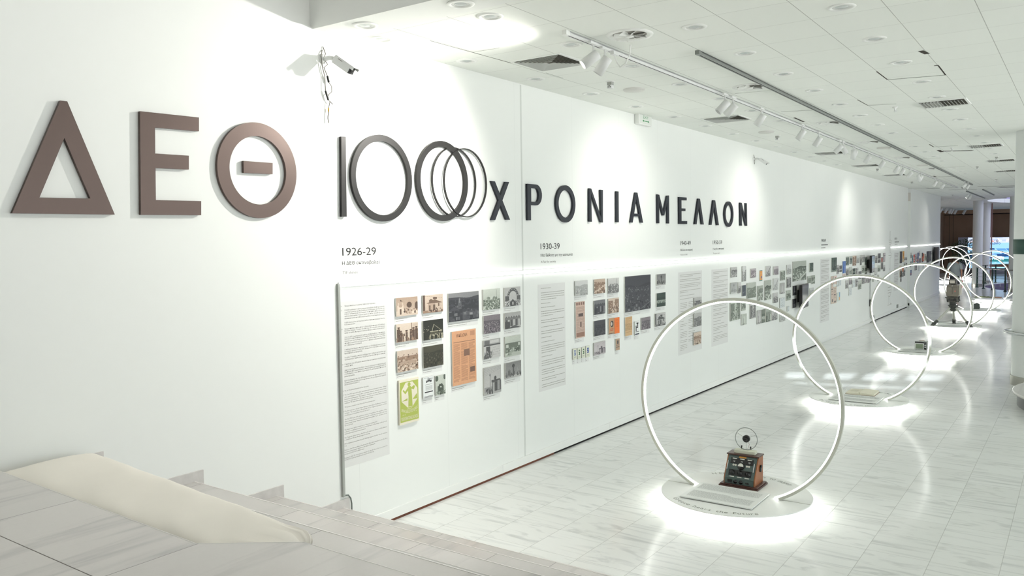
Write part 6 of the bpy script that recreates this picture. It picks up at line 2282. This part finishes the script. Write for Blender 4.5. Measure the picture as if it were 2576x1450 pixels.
tb = tl.build('gathered_end', mat('offwhite_canvas'), cu)
tb.matrix_parent_inverse = Matrix.Identity(4)
tb.location = (-1.25, -2.285, -1.166)

# ------------------------------------------------------------------ rail round the column, round plinth
hr = empty('column_rail', (4.60, 16.30, .90), 'brushed steel rail curving round the banded column', 'handrail')
MB().tube([(.54 * math.cos(t), .54 * math.sin(t), 0) for t in np.linspace(math.radians(95), math.radians(300), 40)], .028, 12).build('rail', M_CHROME, hr)
for t in (math.radians(205), math.radians(265)):
    MB().tube([(.43 * math.cos(t), .43 * math.sin(t), 0), (.53 * math.cos(t), .53 * math.sin(t), 0)], .018, 10).build('bracket', M_GREYM, hr)
pl = empty('round_plinth', (6.0, 14.45, 0), 'low round plinth with a marble top at the foot of the banded column', 'plinth')
MB().lathe([(1.64, 0.0), (1.64, .18)], 96).build('side', mat('dark_grey_plinth', (104, 104, 104), 0.4), pl)
MB().lathe([(1.69, .18), (1.70, .185), (1.70, .215), (1.69, .22)], 96).build('top', M_STEP, pl)

# ------------------------------------------------------------------ railing round the floor well
RAILN = 0
M_GREENP = mat('dark_green_post', (24, 58, 48), 0.4)
ra = empty('well_railing', (HOLE[0], HOLE[1], 0), 'curved railing of dark green posts and wires round the floor well', 'railing')
rr2 = HOLE[2] + .40
for deg in (134, 142.5, 150.8, 157.3, 166.0, 179.5, 193.2, 202.1, 209.4, 217, 225):
    t = math.radians(deg)
    x, y = rr2 * math.cos(t), rr2 * math.sin(t)
    ps = MB().lathe([(.07, 0), (.07, .02), (.04, .05)], 16, Matrix.Translation((x, y, 0)))
    ps.box(x - .032, x + .032, y - .032, y + .032, .03, .98)
    ps.build('post', M_GREENP, ra)
ts = np.linspace(math.radians(134), math.radians(225), 70)
MB().tube([(rr2 * math.cos(t), rr2 * math.sin(t), .98) for t in ts], .028, 10).build('handrail', M_CHROME, ra)
wr = MB()
for z in (.2, .38, .56, .74):
    wr.tube([(rr2 * math.cos(t), rr2 * math.sin(t), z) for t in ts], .007, 6)
wr.build('wires', M_GREYM, ra)

# ------------------------------------------------------------------ led wall with the fair picture
SX0, SX1, SZ0, SZ1, SY = -1.34, 2.05, .37, 2.44, 63.0
h, w = 100, 170
yy, xx = np.mgrid[0:h, 0:w]
fx, fz = (xx + .5) / w, (yy + .5) / h
img = np.zeros((h, w, 3))
img[:] = np.array(srgb((150, 200, 240)))
top = fz < .18
img[top] = srgb((196, 206, 226))
rs = np.random.RandomState(3)


def blot(n, y0, y1, x0, x1, cols, sx, sy):
    for _ in range(n):
        cx, cy_ = rs.uniform(x0, x1), rs.uniform(y0, y1)
        a, b = sx * rs.uniform(.4, 1.4), sy * rs.uniform(.4, 1.4)
        sh = rs.uniform(-.6, .2)
        m_ = (np.abs(fx - cx + sh * (fz - cy_)) < a) & (np.abs(fz - cy_) < b)
        img[m_] = srgb(cols[rs.randint(len(cols))])


blot(40, 0, .16, 0, 1, [(232, 214, 220), (176, 190, 220), (214, 226, 240)], .05, .02)
blot(26, .36, .68, 0, 1, [(245, 248, 252), (60, 120, 190), (36, 70, 120), (226, 236, 246), (92, 150, 206)], .09, .03)
blot(18, .50, .62, .6, 1, [(40, 52, 80), (214, 200, 180), (24, 40, 70)], .03, .012)
blot(26, .76, 1.0, 0, 1, [(226, 238, 250), (120, 190, 240), (160, 210, 246)], .12, .02)
m_ = (fz > .70) & (fz < .79) & (fx > .35) & (fx < .94)
img[m_] = srgb((36, 120, 124))
vs = [(SX0 + (SX1 - SX0) * i / w, 0, SZ0 + (SZ1 - SZ0) * j / h) for j in range(h + 1) for i in range(w + 1)]
fs = [[j * (w + 1) + i, j * (w + 1) + i + 1, (j + 1) * (w + 1) + i + 1, (j + 1) * (w + 1) + i] for j in range(h) for i in range(w)]
se = empty('led_wall', (0, SY, 0), 'large bright led wall showing a blue fair picture with HELEXPO lettering', 'screen')
so = newobj('display', vs, fs, M_SCREEN, se)
at = so.data.color_attributes.new('Col', 'FLOAT_COLOR', 'CORNER')
full = np.ones((len(so.data.loops), 4), dtype=np.float32)
full[:, :3] = np.repeat(img[::-1].reshape(-1, 3), 4, axis=0)
at.data.foreach_set('color', full.ravel())
MB().box(SX0 - .03, SX1 + .03, .01, .35, SZ0 - .03, SZ1 + .03).build('cabinet', M_DARK, se)
MB().box(SX0 - .58, SX0 - .03, .02, .4, 0, SZ1 + .02).build('side_wing', mat('pale_violet_wing', (196, 190, 204), 0.6), se)
MB().box(SX0 - .03, SX1 + .03, -.01, .35, 0, SZ0 - .03).build('base', mat('pale_violet_base', (176, 168, 178), 0.5), se)


def em(name, rgb):
    return mat(name, (5, 5, 5), 0.5, emit=rgb, estr=1.0)


def scr_text(s, u0, v0, u1, vt, m, nm):
    a, b = PY(u0, v0, SY), PY(u1, v0, SY)
    t = PY(u0, vt, SY)
    co, fs = text_arrays(s, 2, 0.025)
    w0, w1 = co[:, 0].min(), co[:, 0].max()
    newobj(nm, [(a[0] + (c[0] - w0) * (b[0] - a[0]) / (w1 - w0), -.004, a[2] + c[1] * (t[2] - a[2]) / cap_height()) for c in co], fs, m, se)


scr_text('HELEXPO', 2488, 615, 2517, 610.5, em('screen_navy', (24, 56, 130)), 'name_text')
scr_text('ΝΑ ΤΟ ΖΕΙΣ', 2488, 654.5, 2526, 650.5, em('screen_white', (235, 245, 250)), 'slogan_text')


def scr_shape(polys, m, nm):
    q_ = []
    for pl_ in polys:
        q_.append([(PY(u, v, SY)[0], PY(u, v, SY)[2]) for u, v in pl_])
    me = shape_mesh(q_, .001, nm)
    me.materials.append(m)
    o_ = bpy.data.objects.new(nm, me)
    COL.objects.link(o_)
    o_.parent = se
    o_.matrix_local = Matrix(((1, 0, 0, 0), (0, 0, -1, -.004), (0, 1, 0, 0), (0, 0, 0, 1)))


scr_shape([[(2494.5, 608.6), (2500.5, 608.8), (2497.5, 604)], [(2496.3, 607.6), (2498.9, 607.7), (2497.6, 605.6)]], em('screen_red', (190, 40, 50)), 'triangle_emblem')
scr_shape([[(2501, 606), (2503, 604.6), (2504.6, 604.2), (2503, 606), (2502, 608.4)]], em('screen_blue', (40, 120, 210)), 'flag_emblem')
scr_shape([circle(2508.6, 606.4, 2.9, 24), circle(2508.6, 606.4, 1.9, 24)], em('screen_dark', (26, 34, 60)), 'theta_emblem')
scr_shape([[(2507, 606), (2510.2, 606), (2510.2, 606.9), (2507, 606.9)]], em('screen_red', (190, 40, 50)), 'theta_bar')

# ------------------------------------------------------------------ bench in the far hall
bn = empty('wooden_bench', (.75, 58.5, 0), 'brown wooden bench frame beyond the floor well', 'bench')
MB().box(-.75, .75, -.25, .25, .62, .76).build('seat', mat('chestnut_wood', (142, 96, 66), 0.5), bn)
for x in (-.65, .65):
    MB().box(x - .1, x + .1, -.24, .24, 0, .62).build('leg', mat('chestnut_wood'), bn)

# ------------------------------------------------------------------ leafy plant
pt = empty('potted_tree', (-.75, 57.5, 0), 'bushy dark green potted tree before the brown wall', 'plant')
MB().lathe([(.22, 0), (.30, .42), (.32, .45), (.27, .45), (.26, .40)], 28).build('pot', mat('dark_pot', (70, 66, 64), 0.5), pt)
tk = MB()
for k in range(3):
    a = 2.1 * k
    tk.tube([(.04 * math.cos(a), .04 * math.sin(a), .40), (.09 * math.cos(a + 1), .09 * math.sin(a + 1), .9), (.05 * math.cos(a + 2), .05 * math.sin(a + 2), 1.5)], [.03, .025, .02], 8)
tk.build('trunk', mat('bark_brown', (92, 74, 56), 0.8), pt)
lf = MB()
rn = random.Random(11)
for k in range(2600):
    while True:
        x, y, z = rn.uniform(-1, 1), rn.uniform(-1, 1), rn.uniform(-1, 1)
        r_ = x * x + y * y + z * z
        if .2 < r_ < 1:
            break
    c = Vector((x * .95 * (1 + .2 * math.sin(3 * z)), y * .75, 1.55 + z * .85))
    d = Vector((rn.uniform(-1, 1), rn.uniform(-1, 1), rn.uniform(-.9, .4))).normalized()
    s_ = d.orthogonal().normalized()
    L_, w_ = rn.uniform(.06, .11), rn.uniform(.016, .028)
    lf.add([c, c + d * L_ * .5 + s_ * w_, c + d * L_, c + d * L_ * .5 - s_ * w_], [[0, 1, 2, 3]])
lf.build('foliage', mat('dark_leaf_green', (56, 82, 50), 0.55, var=.4, vscale=5), pt)
# ------------------------------------------------------------------ visitor walking away
pp = PY(2402.5, 668, 38.0)
person = empty('person', (pp[0], 38.0, 0), 'person seen from behind in a grey t-shirt and dark shorts walking away', 'person', rz=math.radians(8))
M_SKIN = mat('skin_tone', (176, 128, 104), 0.5)
M_HAIR = mat('dark_brown_hair', (58, 42, 34), 0.7)
M_SHIRT = mat('grey_cotton', (150, 158, 160), 0.85)
M_SHORT = mat('dark_shorts', (44, 46, 50), 0.8)
V, E_, RD_ = [], [], []


def node(p, r, parent=None):
    V.append(p)
    RD_.append(r if isinstance(r, tuple) else (r, r))
    if parent is not None:
        E_.append((parent, len(V) - 1))
    return len(V) - 1


pel = node((0, 0, .93), (.135, .10))
wai = node((0, .01, 1.08), (.125, .09), pel)
che = node((0, .0, 1.28), (.15, .105), wai)
shc = node((0, 0, 1.42), (.12, .08), che)
nek = node((0, .01, 1.50), .052, shc)
hd0 = node((0, .02, 1.56), .062, nek)
hd1 = node((0, .03, 1.63), (.076, .092), hd0)
hd2 = node((0, .025, 1.69), (.06, .075), hd1)
HANDS = []
for s, sw in ((-1, .10), (1, -.02)):
    sh = node((s * .175, 0, 1.40), .055, shc)
    el = node((s * .235, -.02 + sw * .3, 1.13), .042, sh)
    wr_ = node((s * .245, .06 + sw, .90), .028, el)
    pm_ = node((s * .245, .08 + sw, .83), (.022, .040), wr_)
    HANDS.append((s, pm_, V[pm_]))
for s, st in ((-1, .16), (1, -.14)):
    hp = node((s * .09, 0, .86), .085, pel)
    kn = node((s * .10, st * .55 + .03, .49), .056, hp)
    ca = node((s * .10, st * .75 - .01, .30), .052, kn)
    an = node((s * .10, st - (.04 if st < 0 else 0), .09), .034, ca)
    ft_ = node((s * .105, st + .14, .035), (.040, .030), an)
fingers = []
for s, pm_, p in HANDS:
    for k in range(4):
        a = node((p[0] - s * .004, p[1] - .030 + .020 * k, p[2] - .045), .009, pm_)
        b = node((p[0] - s * .012, p[1] - .030 + .020 * k, p[2] - .080 - .006 * (k in (1, 2))), .008, a)
        c = node((p[0] - s * .026, p[1] - .028 + .019 * k, p[2] - .098 - .006 * (k in (1, 2))), .007, b)
    a = node((p[0] - s * .018, p[1] + .042, p[2] - .005), .010, pm_)
    b = node((p[0] - s * .026, p[1] + .052, p[2] - .040), .008, a)
me = bpy.data.meshes.new('body')
me.from_pydata(V, E_, [])
me.materials.append(M_SKIN)
body = bpy.data.objects.new('body', me)
COL.objects.link(body)
body.parent = person
sk_ = body.modifiers.new('skin', 'SKIN')
for i, r in enumerate(RD_):
    me.skin_vertices[0].data[i].radius = r
me.skin_vertices[0].data[pel].use_root = True
sk_.use_smooth_shade = True
sb_ = body.modifiers.new('smooth', 'SUBSURF')
sb_.levels = 2
sb_.render_levels = 2
dg = bpy.context.evaluated_depsgraph_get()
bm_ = bpy.data.meshes.new_from_object(body.evaluated_get(dg))
body.modifiers.clear()
body.data = bm_
# face, ears, hair
fc = MB()
fc.sphere((0, .118, 1.625), .016, 6, (1, 1, 1.3))
for s in (-1, 1):
    fc.sphere((s * .080, .02, 1.625), .024, 6, (.4, .7, 1.2))
fc.build('nose_and_ears', M_SKIN, person)
ey = MB()
for s in (-1, 1):
    ey.sphere((s * .032, .108, 1.648), .010, 6)
ey.box(-.024, .024, .108, .114, 1.578, 1.584)
ey.build('eyes_and_mouth', mat('dark_feature', (60, 36, 34), 0.5), person)
hr_ = MB()
hr_.sphere((0, .005, 1.668), .098, 12, (.90, 1.02, .92))
hr_.sphere((0, -.030, 1.61), .075, 10, (.98, .9, 1.0))
hr_.build('hair', M_HAIR, person)


def garment(rings, name, m, seg=24):
    vs, fs = [], []
    for cx, cy_, z, rx, ry in rings:
        for k in range(seg):
            a = 2 * math.pi * k / seg
            vs.append((cx + rx * math.cos(a), cy_ + ry * math.sin(a), z + .004 * math.sin(3 * a)))
    for i in range(len(rings) - 1):
        for k in range(seg):
            l = (k + 1) % seg
            fs.append([i * seg + k, i * seg + l, (i + 1) * seg + l, (i + 1) * seg + k])
    return vs, fs


gm = MB()
gm.add(*garment([(0, 0, .90, .185, .135), (0, .005, 1.0, .178, .128), (0, .005, 1.12, .172, .122), (0, 0, 1.28, .192, .135), (0, 0, 1.38, .20, .115), (0, .005, 1.44, .15, .09), (0, .01, 1.475, .085, .07)], '', None), smooth=True)
for s, sw in ((-1, .10), (1, -.02)):
    gm.tube([(s * .13, 0, 1.40), (s * .19, 0, 1.385), (s * .215, 0, 1.30), (s * .232, -.01 + sw * .2, 1.18)], [.075, .078, .072, .070], 16, caps=False)
gm.build('t_shirt', M_SHIRT, person)
gm = MB()
gm.add(*garment([(0, 0, .82, .175, .13), (0, 0, .92, .172, .13), (0, 0, .99, .165, .12)], '', None), smooth=True)
for s, st in ((-1, .16), (1, -.14)):
    gm.tube([(s * .085, 0, .87), (s * .092, st * .2, .72), (s * .10, st * .48 + .01, .54)], [.098, .096, .092], 18, caps=False)
gm.build('shorts', M_SHORT, person)
sh_ = MB()
for s, st in ((-1, .16), (1, -.14)):
    sh_.sphere((s * .105, st + .07, .042), .06, 10, (.85, 2.1, .7))
sh_.build('shoes', mat('pale_shoes', (180, 180, 178), 0.6), person)
hx, hy, hz = HANDS[1][2]
bag = empty('carry_bag', (pp[0] + hx * .99 - hy * .14, 38.0 + hy + hx * .14, .40), 'red carrier bag hanging from the walking person\'s hand', 'bag', rz=math.radians(8))
MB().prism([(-.03, 0), (.03, 0), (.045, .30), (-.045, .30)], -.11, .11, Matrix(((1, 0, 0, 0), (0, 0, 1, 0), (0, 1, 0, 0), (0, 0, 0, 1)))).build('pouch', mat('red_bag', (190, 48, 44), 0.5), bag)
hd = MB()
for x in (-.02, .02):
    hd.tube([(x, -.06, .30), (x * .6, -.03, .355), (x * .6, .03, .355), (x, .06, .30)], .006, 6)
hd.build('handles', mat('red_bag'), bag)
